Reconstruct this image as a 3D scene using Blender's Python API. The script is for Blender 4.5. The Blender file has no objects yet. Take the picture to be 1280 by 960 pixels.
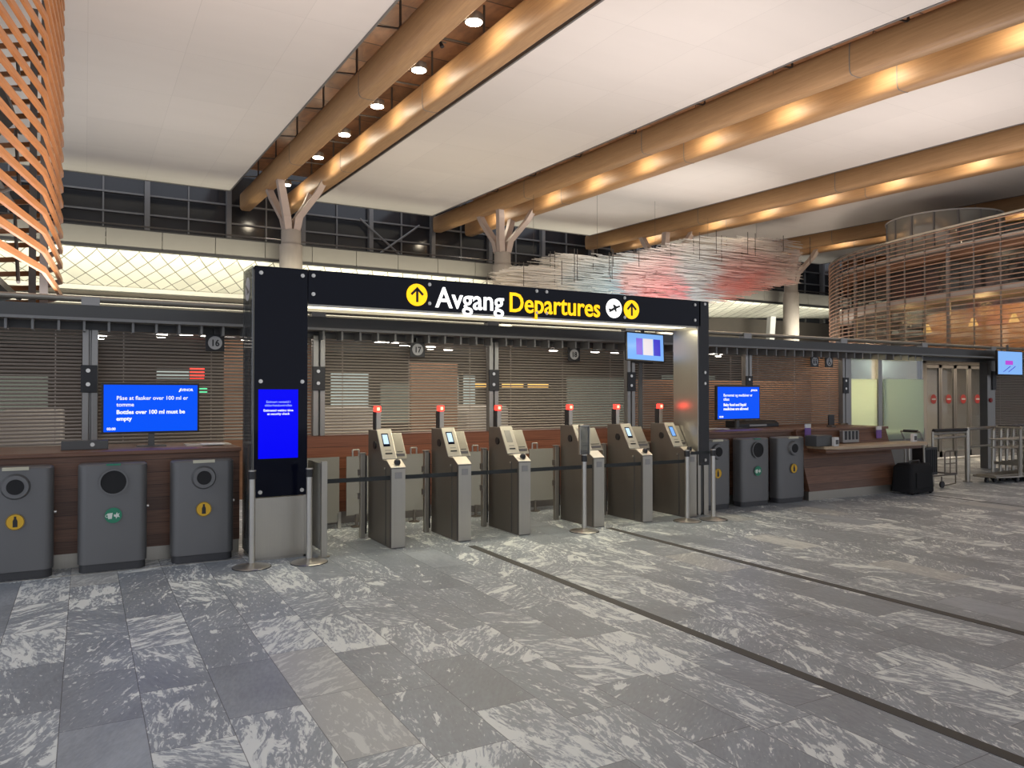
import bpy, bmesh, math, random
from mathutils import Vector, Matrix
random.seed(7)
S = bpy.context.scene
COL = S.collection
PI = math.pi

# ------------------------------------------------------------------ materials
def newmat(name):
    m = bpy.data.materials.new(name); m.use_nodes = True
    nt = m.node_tree; b = nt.nodes['Principled BSDF']
    return m, nt, b
def mat(name, col, rough=0.5, metal=0.0, emit=None, es=0.0, alpha=1.0, bump=0.0, bscale=40, spec=0.5, vary=0.0, vscale=3.0, aniso=None):
    m, nt, b = newmat(name)
    c = (*col, 1)
    b.inputs['Base Color'].default_value = c
    b.inputs['Roughness'].default_value = rough
    b.inputs['Metallic'].default_value = metal
    b.inputs['Specular IOR Level'].default_value = spec
    if emit:
        b.inputs['Emission Color'].default_value = (*emit, 1); b.inputs['Emission Strength'].default_value = es
    b.inputs['Alpha'].default_value = alpha
    tc = nt.nodes.new('ShaderNodeTexCoord')
    if vary:
        mp = nt.nodes.new('ShaderNodeMapping'); nz = nt.nodes.new('ShaderNodeTexNoise'); mx = nt.nodes.new('ShaderNodeMix')
        mx.data_type = 'RGBA'
        mp.inputs['Scale'].default_value = aniso or (1, 1, 1)
        nz.inputs['Scale'].default_value = vscale; nz.inputs['Detail'].default_value = 5
        nt.links.new(tc.outputs['Object'], mp.inputs[0]); nt.links.new(mp.outputs[0], nz.inputs[0])
        mx.inputs[6].default_value = (*[x * (1 - vary) for x in col], 1); mx.inputs[7].default_value = (*[min(1, x * (1 + vary)) for x in col], 1)
        nt.links.new(nz.outputs[0], mx.inputs[0]); nt.links.new(mx.outputs[2], b.inputs['Base Color'])
    if bump:
        n2 = nt.nodes.new('ShaderNodeTexNoise'); n2.inputs['Scale'].default_value = bscale
        bp = nt.nodes.new('ShaderNodeBump'); bp.inputs['Strength'].default_value = bump
        nt.links.new(tc.outputs['Object'], n2.inputs[0]); nt.links.new(n2.outputs[0], bp.inputs['Height']); nt.links.new(bp.outputs[0], b.inputs['Normal'])
    return m
def wood(name, c1, c2, scale=(1, 1, 1), rough=0.45, ns=6.0, plank=None, dark=0.5):
    """streaky veneer; scale stretches the noise, plank=(axis, pitch) adds board joints"""
    m, nt, b = newmat(name)
    tc = nt.nodes.new('ShaderNodeTexCoord'); mp = nt.nodes.new('ShaderNodeMapping'); mp.inputs['Scale'].default_value = scale
    nz = nt.nodes.new('ShaderNodeTexNoise'); nz.inputs['Scale'].default_value = ns; nz.inputs['Detail'].default_value = 7; nz.inputs['Distortion'].default_value = 0.6
    rp = nt.nodes.new('ShaderNodeValToRGB'); rp.color_ramp.elements[0].position = 0.3; rp.color_ramp.elements[1].position = 0.7
    rp.color_ramp.elements[0].color = (*c1, 1); rp.color_ramp.elements[1].color = (*c2, 1)
    nt.links.new(tc.outputs['Object'], mp.inputs[0]); nt.links.new(mp.outputs[0], nz.inputs[0]); nt.links.new(nz.outputs[0], rp.inputs[0])
    out = rp.outputs[0]
    if plank:
        ax, pitch = plank
        sx = nt.nodes.new('ShaderNodeSeparateXYZ'); nt.links.new(tc.outputs['Object'], sx.inputs[0])
        dv = nt.nodes.new('ShaderNodeMath'); dv.operation = 'DIVIDE'; dv.inputs[1].default_value = pitch
        nt.links.new(sx.outputs[ax], dv.inputs[0])
        fr = nt.nodes.new('ShaderNodeMath'); fr.operation = 'FRACT'; nt.links.new(dv.outputs[0], fr.inputs[0])
        fl = nt.nodes.new('ShaderNodeMath'); fl.operation = 'FLOOR'; nt.links.new(dv.outputs[0], fl.inputs[0])
        wn = nt.nodes.new('ShaderNodeTexWhiteNoise'); wn.noise_dimensions = '1D'; nt.links.new(fl.outputs[0], wn.inputs['W'])
        lt = nt.nodes.new('ShaderNodeMath'); lt.operation = 'LESS_THAN'; lt.inputs[1].default_value = 0.04; nt.links.new(fr.outputs[0], lt.inputs[0])
        mr = nt.nodes.new('ShaderNodeMapRange'); mr.inputs[3].default_value = 0.72; mr.inputs[4].default_value = 1.2; nt.links.new(wn.outputs[0], mr.inputs[0])
        ml = nt.nodes.new('ShaderNodeVectorMath'); ml.operation = 'SCALE'; nt.links.new(out, ml.inputs[0]); nt.links.new(mr.outputs[0], ml.inputs['Scale'])
        mx = nt.nodes.new('ShaderNodeMix'); mx.data_type = 'RGBA'; mx.inputs[7].default_value = (*[x * 0.3 for x in c1], 1)
        nt.links.new(lt.outputs[0], mx.inputs[0]); nt.links.new(ml.outputs[0], mx.inputs[6]); out = mx.outputs[2]
    nt.links.new(out, b.inputs['Base Color']); b.inputs['Roughness'].default_value = rough
    return m
def floor_mat():
    m, nt, b = newmat('slate_floor'); N = nt.nodes.new; L = nt.links.new
    tc = N('ShaderNodeTexCoord'); sp = N('ShaderNodeSeparateXYZ'); L(tc.outputs['Object'], sp.inputs[0])
    def M(op, a, c=None):
        n = N('ShaderNodeMath'); n.operation = op
        for i, v in enumerate((a, c)):
            if v is None: continue
            if isinstance(v, (int, float)): n.inputs[i].default_value = v
            else: L(v, n.inputs[i])
        return n.outputs[0]
    W, H = 0.375, 0.8
    ux = M('DIVIDE', M('ADD', sp.outputs[0], 0.1), W); ix = M('FLOOR', ux); fx = M('FRACT', ux)
    wr = N('ShaderNodeTexWhiteNoise'); wr.noise_dimensions = '1D'; L(ix, wr.inputs['W'])
    uy = M('ADD', M('DIVIDE', sp.outputs[1], H), wr.outputs[0]); iy = M('FLOOR', uy); fy = M('FRACT', uy)
    cid = N('ShaderNodeCombineXYZ'); L(ix, cid.inputs[0]); L(iy, cid.inputs[1])
    wn = N('ShaderNodeTexWhiteNoise'); wn.noise_dimensions = '3D'; L(cid.outputs[0], wn.inputs[0])
    cs = N('ShaderNodeSeparateColor'); L(wn.outputs['Color'], cs.inputs[0])
    r1, r2, r3 = cs.outputs
    # joints
    jx = M('LESS_THAN', M('MINIMUM', fx, M('SUBTRACT', 1.0, fx)), 0.006)
    jy = M('LESS_THAN', M('MINIMUM', fy, M('SUBTRACT', 1.0, fy)), 0.0028)
    joint = M('MAXIMUM', jx, jy)
    # per tile turn and shift of the pattern
    ang = M('MULTIPLY', M('POWER', M('ABSOLUTE', M('SUBTRACT', r1, 0.5)), 1.6), 3.2)
    ang = M('MULTIPLY', ang, M('SIGN', M('SUBTRACT', r1, 0.5)))
    vr = N('ShaderNodeVectorRotate'); vr.rotation_type = 'Z_AXIS'; L(tc.outputs['Object'], vr.inputs[0]); L(M('ADD', ang, 0.12), vr.inputs['Angle'])
    sh = N('ShaderNodeVectorMath'); sh.operation = 'MULTIPLY_ADD'; L(wn.outputs['Color'], sh.inputs[0]); sh.inputs[1].default_value = (40, 40, 40); L(vr.outputs[0], sh.inputs[2])
    def noise(scale, st, detail=4, dist=0.0, rough=0.55):
        mp = N('ShaderNodeMapping'); mp.inputs['Scale'].default_value = st; L(sh.outputs[0], mp.inputs[0])
        n = N('ShaderNodeTexNoise'); n.inputs['Scale'].default_value = scale; n.inputs['Detail'].default_value = detail
        n.inputs['Distortion'].default_value = dist; n.inputs['Roughness'].default_value = rough
        L(mp.outputs[0], n.inputs[0]); return n.outputs[0]
    n1 = noise(11, (1, 0.3, 1), 7, 0.9, 0.66)      # flecks
    n2 = noise(48, (1, 0.28, 1), 4, 0.6, 0.6)     # small flecks
    n3 = noise(2.2, (1, 0.5, 1), 3, 0.5)       # clouds
    n4 = noise(60, (1, 0.3, 1), 2)             # grain
    def ramp(v, a, c):
        n = N('ShaderNodeMapRange'); n.interpolation_type = 'SMOOTHSTEP'; L(v, n.inputs[0]); n.inputs[1].default_value = a; n.inputs[2].default_value = c; return n.outputs[0]
    thr = M('MULTIPLY', M('SUBTRACT', r2, 0.5), 0.12)
    thr = M('ADD', thr, M('MULTIPLY', M('SUBTRACT', n3, 0.5), 0.25))
    f1 = ramp(M('ADD', n1, thr), 0.56, 0.605)
    f2 = ramp(M('ADD', n2, thr), 0.56, 0.63)
    fleck = M('MAXIMUM', f1, M('MULTIPLY', f2, 0.75))
    plain = M('LESS_THAN', r3, 0.06)           # a few plain slabs
    fleck = M('MULTIPLY', fleck, M('SUBTRACT', 1.0, M('MULTIPLY', plain, 0.93)))
    pale = M('GREATER_THAN', r3, 0.975)
    base = N('ShaderNodeMapRange'); L(M('ADD', M('MULTIPLY', n3, 0.5), M('ADD', M('MULTIPLY', n4, 0.32), M('MULTIPLY', r2, 0.18))), base.inputs[0])
    base.inputs[1].default_value = 0.25; base.inputs[2].default_value = 0.8; base.inputs[3].default_value = 0.20; base.inputs[4].default_value = 0.44
    bc = N('ShaderNodeCombineColor'); L(M('MULTIPLY', base.outputs[0], 0.91), bc.inputs[0]); L(M('MULTIPLY', base.outputs[0], 1.01), bc.inputs[1]); L(M('MULTIPLY', base.outputs[0], 1.12), bc.inputs[2])
    mx = N('ShaderNodeMix'); mx.data_type = 'RGBA'; L(M('MULTIPLY', fleck, 0.92), mx.inputs[0]); L(bc.outputs[0], mx.inputs[6]); mx.inputs[7].default_value = (0.82, 0.85, 0.82, 1)
    mp2 = N('ShaderNodeMix'); mp2.data_type = 'RGBA'; L(M('MULTIPLY', pale, 0.6), mp2.inputs[0]); L(mx.outputs[2], mp2.inputs[6]); mp2.inputs[7].default_value = (0.5, 0.5, 0.47, 1)
    mj = N('ShaderNodeMix'); mj.data_type = 'RGBA'; L(M('MULTIPLY', joint, 0.75), mj.inputs[0]); L(mp2.outputs[2], mj.inputs[6]); mj.inputs[7].default_value = (0.05, 0.05, 0.052, 1)
    L(mj.outputs[2], b.inputs['Base Color'])
    rr = N('ShaderNodeMapRange'); L(n3, rr.inputs[0]); rr.inputs[3].default_value = 0.36; rr.inputs[4].default_value = 0.48; L(rr.outputs[0], b.inputs['Roughness'])
    b.inputs['Specular IOR Level'].default_value = 0.6
    return m
def glass_mat(name, tint, refl=0.12, rough=0.0, opac=0.15):
    """thin pane: mostly see-through, a little tint and a mirror component"""
    m = bpy.data.materials.new(name); m.use_nodes = True; nt = m.node_tree; nt.nodes.clear(); N = nt.nodes.new; L = nt.links.new
    tr = N('ShaderNodeBsdfTransparent'); tr.inputs[0].default_value = (*tint, 1)
    df = N('ShaderNodeBsdfDiffuse'); df.inputs[0].default_value = (*tint, 1)
    gl = N('ShaderNodeBsdfGlossy'); gl.inputs['Roughness'].default_value = rough
    m1 = N('ShaderNodeMixShader'); m1.inputs[0].default_value = opac; L(tr.outputs[0], m1.inputs[1]); L(df.outputs[0], m1.inputs[2])
    m2 = N('ShaderNodeMixShader'); m2.inputs[0].default_value = refl; L(m1.outputs[0], m2.inputs[1]); L(gl.outputs[0], m2.inputs[2])
    o = N('ShaderNodeOutputMaterial'); L(m2.outputs[0], o.inputs[0])
    return m
def canopy_mat():
    m, nt, b = newmat('canopy_white'); N = nt.nodes.new; L = nt.links.new
    tc = N('ShaderNodeTexCoord'); sp = N('ShaderNodeSeparateXYZ'); L(tc.outputs['UV'], sp.inputs[0])
    def M(op, a, c=None):
        n = N('ShaderNodeMath'); n.operation = op
        for i, v in enumerate((a, c)):
            if v is None: continue
            if isinstance(v, (int, float)): n.inputs[i].default_value = v
            else: L(v, n.inputs[i])
        return n.outputs[0]
    a = M('ABSOLUTE', M('SUBTRACT', M('FRACT', M('ADD', sp.outputs[0], sp.outputs[1])), 0.5))
    c = M('ABSOLUTE', M('SUBTRACT', M('FRACT', M('SUBTRACT', sp.outputs[0], sp.outputs[1])), 0.5))
    j = M('LESS_THAN', M('MINIMUM', a, c), 0.035)
    ia = M('FLOOR', M('ADD', M('ADD', sp.outputs[0], sp.outputs[1]), 0.5)); ic = M('FLOOR', M('ADD', M('SUBTRACT', sp.outputs[0], sp.outputs[1]), 0.5))
    cm = N('ShaderNodeCombineXYZ'); L(ia, cm.inputs[0]); L(ic, cm.inputs[1]); wn = N('ShaderNodeTexWhiteNoise'); L(cm.outputs[0], wn.inputs[0])
    sc = N('ShaderNodeMapRange'); L(M('POWER', wn.outputs[0], 5.0), sc.inputs[0]); sc.inputs[3].default_value = 1; sc.inputs[4].default_value = 0.78
    mx = N('ShaderNodeMix'); mx.data_type = 'RGBA'; L(j, mx.inputs[0]); mx.inputs[6].default_value = (0.86, 0.84, 0.74, 1); mx.inputs[7].default_value = (0.22, 0.21, 0.17, 1)
    ml = N('ShaderNodeVectorMath'); ml.operation = 'SCALE'; L(mx.outputs[2], ml.inputs[0]); L(sc.outputs[0], ml.inputs['Scale'])
    L(ml.outputs[0], b.inputs['Base Color']); b.inputs['Roughness'].default_value = 0.5
    return m
def art_mat():
    m, nt, b = newmat('tinted_rods'); N = nt.nodes.new; L = nt.links.new
    tc = N('ShaderNodeTexCoord'); mp = N('ShaderNodeMapping'); mp.inputs['Scale'].default_value = (1, 0.4, 1.7)
    nz = N('ShaderNodeTexNoise'); nz.inputs['Scale'].default_value = 0.9; nz.inputs['Detail'].default_value = 3
    L(tc.outputs['Object'], mp.inputs[0]); L(mp.outputs[0], nz.inputs[0])
    sp = N('ShaderNodeSeparateXYZ'); L(tc.outputs['Object'], sp.inputs[0])
    def M2(op, a, c):
        n = N('ShaderNodeMath'); n.operation = op
        for i, v in enumerate((a, c)):
            if isinstance(v, (int, float)): n.inputs[i].default_value = v
            else: L(v, n.inputs[i])
        return n.outputs[0]
    jit = M2('MULTIPLY', M2('SUBTRACT', nz.outputs[0], 0.5), 5.0)
    u = M2('DIVIDE', M2('ADD', M2('ADD', sp.outputs[0], 7.5), jit), 16.0)
    rp = N('ShaderNodeValToRGB'); cr = rp.color_ramp
    stops = [(0.0, (0.92, 0.85, 0.74)), (0.14, (0.92, 0.85, 0.72)), (0.22, (0.66, 0.78, 0.80)), (0.33, (0.34, 0.62, 0.76)), (0.40, (0.92, 0.52, 0.52)), (0.50, (0.90, 0.36, 0.38)),
             (0.58, (0.68, 0.74, 0.78)), (0.66, (0.72, 0.74, 0.76)), (0.74, (0.86, 0.36, 0.32)), (0.86, (0.84, 0.38, 0.33)), (1.0, (0.85, 0.78, 0.70))]
    cr.elements[0].position = 0; cr.elements[0].color = (*stops[0][1], 1); cr.elements[1].position = 1; cr.elements[1].color = (*stops[-1][1], 1)
    for p, c in stops[1:-1]:
        e = cr.elements.new(p); e.color = (*c, 1)
    L(u, rp.inputs[0])
    # colours fade to plain beige towards the upper rods
    mr = N('ShaderNodeMapRange'); L(M2('SUBTRACT', M2('ADD', sp.outputs[2], M2('MULTIPLY', jit, 0.25)), M2('MULTIPLY', sp.outputs[0], 0.16)), mr.inputs[0])
    mr.inputs[1].default_value = -3.0; mr.inputs[2].default_value = -0.7
    mx = N('ShaderNodeMix'); mx.data_type = 'RGBA'; L(mr.outputs[0], mx.inputs[0]); L(rp.outputs[0], mx.inputs[6]); mx.inputs[7].default_value = (0.82, 0.79, 0.73, 1)
    L(mx.outputs[2], b.inputs['Base Color']); b.inputs['Roughness'].default_value = 0.35
    b.inputs['Alpha'].default_value = 0.5
    return m
def slab_mat():
    m, nt, b = newmat('ceiling_white'); N = nt.nodes.new; L = nt.links.new
    tc = N('ShaderNodeTexCoord'); sp = N('ShaderNodeSeparateXYZ'); L(tc.outputs['Object'], sp.inputs[0])
    def M(op, a, c=None):
        n = N('ShaderNodeMath'); n.operation = op
        for i, v in enumerate((a, c)):
            if v is None: continue
            if isinstance(v, (int, float)): n.inputs[i].default_value = v
            else: L(v, n.inputs[i])
        return n.outputs[0]
    u = M('DIVIDE', sp.outputs[0], 2.0); v = M('DIVIDE', sp.outputs[1], 3.2)
    j = M('MAXIMUM', M('LESS_THAN', M('FRACT', u), 0.006), M('LESS_THAN', M('FRACT', v), 0.004))
    cm = N('ShaderNodeCombineXYZ'); L(M('FLOOR', u), cm.inputs[0]); L(M('FLOOR', v), cm.inputs[1]); wn = N('ShaderNodeTexWhiteNoise'); L(cm.outputs[0], wn.inputs[0])
    mp = N('ShaderNodeMapping'); mp.inputs['Scale'].default_value = (0.2, 1.2, 1); nz = N('ShaderNodeTexNoise'); nz.inputs['Scale'].default_value = 1.4
    L(tc.outputs['Object'], mp.inputs[0]); L(mp.outputs[0], nz.inputs[0])
    s = M('ADD', M('MULTIPLY', wn.outputs[0], 0.04), M('ADD', M('MULTIPLY', nz.outputs[0], 0.06), 0.92)); s = M('SUBTRACT', s, M('MULTIPLY', j, 0.12))
    ml = N('ShaderNodeVectorMath'); ml.operation = 'SCALE'; ml.inputs[0].default_value = (0.76, 0.72, 0.68); L(s, ml.inputs['Scale'])
    L(ml.outputs[0], b.inputs['Base Color']); b.inputs['Roughness'].default_value = 0.7
    return m

M = {}
M['floor'] = floor_mat()
M['slab'] = slab_mat()
M['canopy'] = canopy_mat()
M['art'] = art_mat()
M['glulam'] = wood('glulam', (0.36, 0.205, 0.095), (0.46, 0.275, 0.13), (8, 0.35, 8), 0.5, 3)
M['deck'] = wood('wood_deck', (0.17, 0.075, 0.035), (0.34, 0.16, 0.07), (1.5, 0.6, 1.5), 0.45, 2.5, ('Y', 1.2))
M['counter'] = wood('counter_wood', (0.11, 0.048, 0.026), (0.20, 0.095, 0.052), (0.5, 0.5, 14), 0.4, 5, ('Z', 0.125))
M['counter_red'] = wood('wall_wood', (0.13, 0.042, 0.02), (0.22, 0.08, 0.04), (0.4, 0.4, 18), 0.4, 5, ('Z', 0.14))
M['shelf'] = wood('shelf_wood', (0.42, 0.31, 0.20), (0.52, 0.40, 0.27), (0.5, 6, 6), 0.4, 4)
M['orange_slat'] = wood('pine_slat', (0.38, 0.14, 0.04), (0.50, 0.21, 0.07), (1, 0.5, 8), 0.4, 3)
M['red_slat'] = wood('cedar_slat', (0.34, 0.19, 0.13), (0.44, 0.27, 0.19), (1, 0.5, 8), 0.4, 3)
M['steel'] = mat('brushed_steel', (0.40, 0.375, 0.325), 0.34, 0.85, vary=0.06, vscale=4, aniso=(30, 30, 0.6))
M['steel_dark'] = mat('dark_steel', (0.19, 0.17, 0.15), 0.4, 0.7, vary=0.06, vscale=4, aniso=(30, 30, 0.6))
M['steel_light'] = mat('bright_steel', (0.52, 0.50, 0.46), 0.28, 0.9)
M['plate'] = mat('reader_plate', (0.62, 0.58, 0.50), 0.3, 0.6)
M['alu'] = mat('anodised_aluminium', (0.29, 0.28, 0.265), 0.4, 0.7)
M['alu_dark'] = mat('grey_fascia', (0.085, 0.085, 0.083), 0.45, 0.3)
M['fin'] = mat('grey_fin', (0.22, 0.22, 0.215), 0.5, 0.2)
M['slat'] = mat('shutter_slat', (0.36, 0.315, 0.27), 0.4, 0.4, vary=0.12, vscale=1.5)
M['black'] = mat('black_plastic', (0.012, 0.012, 0.014), 0.45)
M['black_glass'] = mat('black_glass', (0.004, 0.005, 0.012), 0.05, spec=0.12)
M['bin'] = mat('bin_grey', (0.15, 0.15, 0.15), 0.42, 0.35, bump=0.02, bscale=300)
M['bin_dark'] = mat('bin_base', (0.045, 0.045, 0.048), 0.5)
M['bin_hole'] = mat('bin_hole', (0.012, 0.012, 0.013), 0.8)
M['yellow'] = mat('sticker_yellow', (0.72, 0.42, 0.02), 0.5)
M['green'] = mat('sticker_green', (0.02, 0.22, 0.12), 0.5)
M['sticker_white'] = mat('sticker_white', (0.7, 0.75, 0.68), 0.5)
M['label_plate'] = mat('pale_label', (0.55, 0.53, 0.40), 0.5)
M['concrete'] = mat('concrete', (0.27, 0.24, 0.215), 0.8, bump=0.15, bscale=12, vary=0.12, vscale=2.5, aniso=(3, 3, 0.6))
M['arm'] = mat('pale_arm', (0.42, 0.34, 0.30), 0.5)
M['arm_side'] = mat('arm_edge', (0.20, 0.18, 0.16), 0.5)
M['parapet'] = mat('parapet_panel', (0.15, 0.142, 0.13), 0.6, vary=0.05)
M['fascia'] = mat('fascia_panel', (0.42, 0.40, 0.37), 0.6, vary=0.05)
M['night'] = mat('night_glass', (0.022, 0.023, 0.026), 0.12, spec=0.5)
M['mullion'] = mat('grey_mullion', (0.17, 0.165, 0.16), 0.5, 0.3)
M['white_post'] = mat('white_post', (0.6, 0.6, 0.6), 0.5)
M['rod'] = mat('thin_steel_rod', (0.12, 0.11, 0.10), 0.4, 0.7)
M['wall_dark'] = mat('dark_wall', (0.075, 0.062, 0.052), 0.7, vary=0.25, vscale=0.8)
M['wall_brown'] = wood('hall_wood', (0.20, 0.10, 0.055), (0.30, 0.16, 0.09), (0.5, 0.5, 4), 0.5, 3)
M['ceil_dark'] = mat('hall_ceiling', (0.11, 0.105, 0.10), 0.6)
M['lamp'] = mat('lamp_disc', (1, 1, 1), emit=(1, 0.93, 0.80), es=22)
M['spot'] = mat('small_spot', (1, 1, 1), emit=(1, 0.93, 0.82), es=9)
M['strip'] = mat('light_strip', (1, 1, 1), emit=(1.0, 0.93, 0.68), es=1.7)
M['white_text'] = mat('lit_white', (1, 1, 1), emit=(1, 1, 0.95), es=1.15)
M['yellow_lit'] = mat('lit_yellow', (1, 0.7, 0), emit=(1.0, 0.50, 0.005), es=0.95)
M['blue'] = mat('screen_blue', (0, 0.02, 0.1), 0.2, emit=(0.0, 0.07, 0.80), es=0.95, spec=0.08)
M['deep_blue'] = mat('screen_deep_blue', (0, 0, 0.1), 0.2, emit=(0.0, 0.0, 0.78), es=0.95, spec=0.08)
M['sky_blue'] = mat('screen_pale_blue', (0, 0.02, 0.1), 0.2, emit=(0.22, 0.44, 0.85), es=0.85, spec=0.08)
M['purple_lit'] = mat('screen_purple', (0, 0, 0), emit=(0.22, 0.12, 0.75), es=0.8)
M['navy_lit'] = mat('screen_navy', (0, 0, 0), emit=(0.04, 0.03, 0.6), es=0.8)
M['cream_lit'] = mat('screen_cream', (0, 0, 0), emit=(0.75, 0.68, 0.72), es=0.9)
M['pink_lit'] = mat('screen_magenta', (0, 0, 0), emit=(0.45, 0.05, 0.6), es=0.9)
M['icon'] = mat('screen_icon', (0, 0, 0), emit=(0.55, 0.75, 0.95), es=1.0)
M['txt'] = mat('screen_text', (0, 0, 0), emit=(0.9, 0.93, 1), es=1.0)
M['txt_dim'] = mat('screen_text_dim', (0, 0, 0), emit=(0.35, 0.45, 1), es=0.9)
M['red_lit'] = mat('red_light', (0.5, 0, 0), emit=(1.0, 0.03, 0.02), es=3.2)
M['red_hot'] = mat('red_core', (1, 0.3, 0.2), emit=(1.0, 0.22, 0.12), es=4.0)
M['green_lit'] = mat('green_exit', (0, 0, 0), emit=(0.1, 0.8, 0.35), es=1.2)
M['warm_lit'] = mat('warm_window', (0, 0, 0), emit=(1.0, 0.55, 0.14), es=1.3)
M['pale_win'] = mat('pale_lit_window', (0, 0, 0), emit=(0.62, 0.72, 0.66), es=0.62)
M['dimgreen'] = mat('dim_lit_window', (0, 0, 0), emit=(0.22, 0.25, 0.2), es=0.55)
M['tape'] = mat('belt_black', (0.015, 0.018, 0.018), 0.6)
M['wing'] = glass_mat('wing_glass', (0.36, 0.35, 0.32), 0.08, 0.05, 0.72)
M['clear'] = glass_mat('clear_glass', (0.72, 0.73, 0.72), 0.1, 0.0, 0.04)
M['pale_glass'] = glass_mat('pale_glass', (0.62, 0.60, 0.52), 0.1, 0.0, 0.35)
M['side_glass'] = glass_mat('smoked_glass', (0.42, 0.43, 0.42), 0.1, 0.0, 0.1)
M['frost'] = glass_mat('frosted_glass', (0.70, 0.76, 0.66), 0.04, 0.3, 1.0)
_nt = M['frost'].node_tree; _tl = _nt.nodes.new('ShaderNodeBsdfTranslucent'); _tl.inputs[0].default_value = (0.8, 0.84, 0.7, 1)
_mm = [n for n in _nt.nodes if n.type == 'MIX_SHADER' and abs(n.inputs[0].default_value - 1.0) < 1e-6][0]; _mm.inputs[0].default_value = 0.4
_nt.links.new(_tl.outputs[0], _mm.inputs[1])
M['grey_line'] = mat('floor_slot', (0.055, 0.052, 0.048), 0.6)
M['drape'] = mat('black_fabric', (0.008, 0.008, 0.009), 0.9)
M['sign_grey'] = mat('sign_grey', (0.42, 0.42, 0.42), 0.5)
M['paper'] = mat('paper', (0.55, 0.5, 0.42), 0.7)
M['violet'] = mat('violet_card', (0.2, 0.1, 0.35), 0.6)
M['white'] = mat('matt_white', (0.7, 0.7, 0.68), 0.5)
M['leaf'] = mat('leaf', (0.25, 0.2, 0.03), 0.6)
M['redsign'] = mat('no_entry_red', (0.3, 0.02, 0.02), 0.5)

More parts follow.
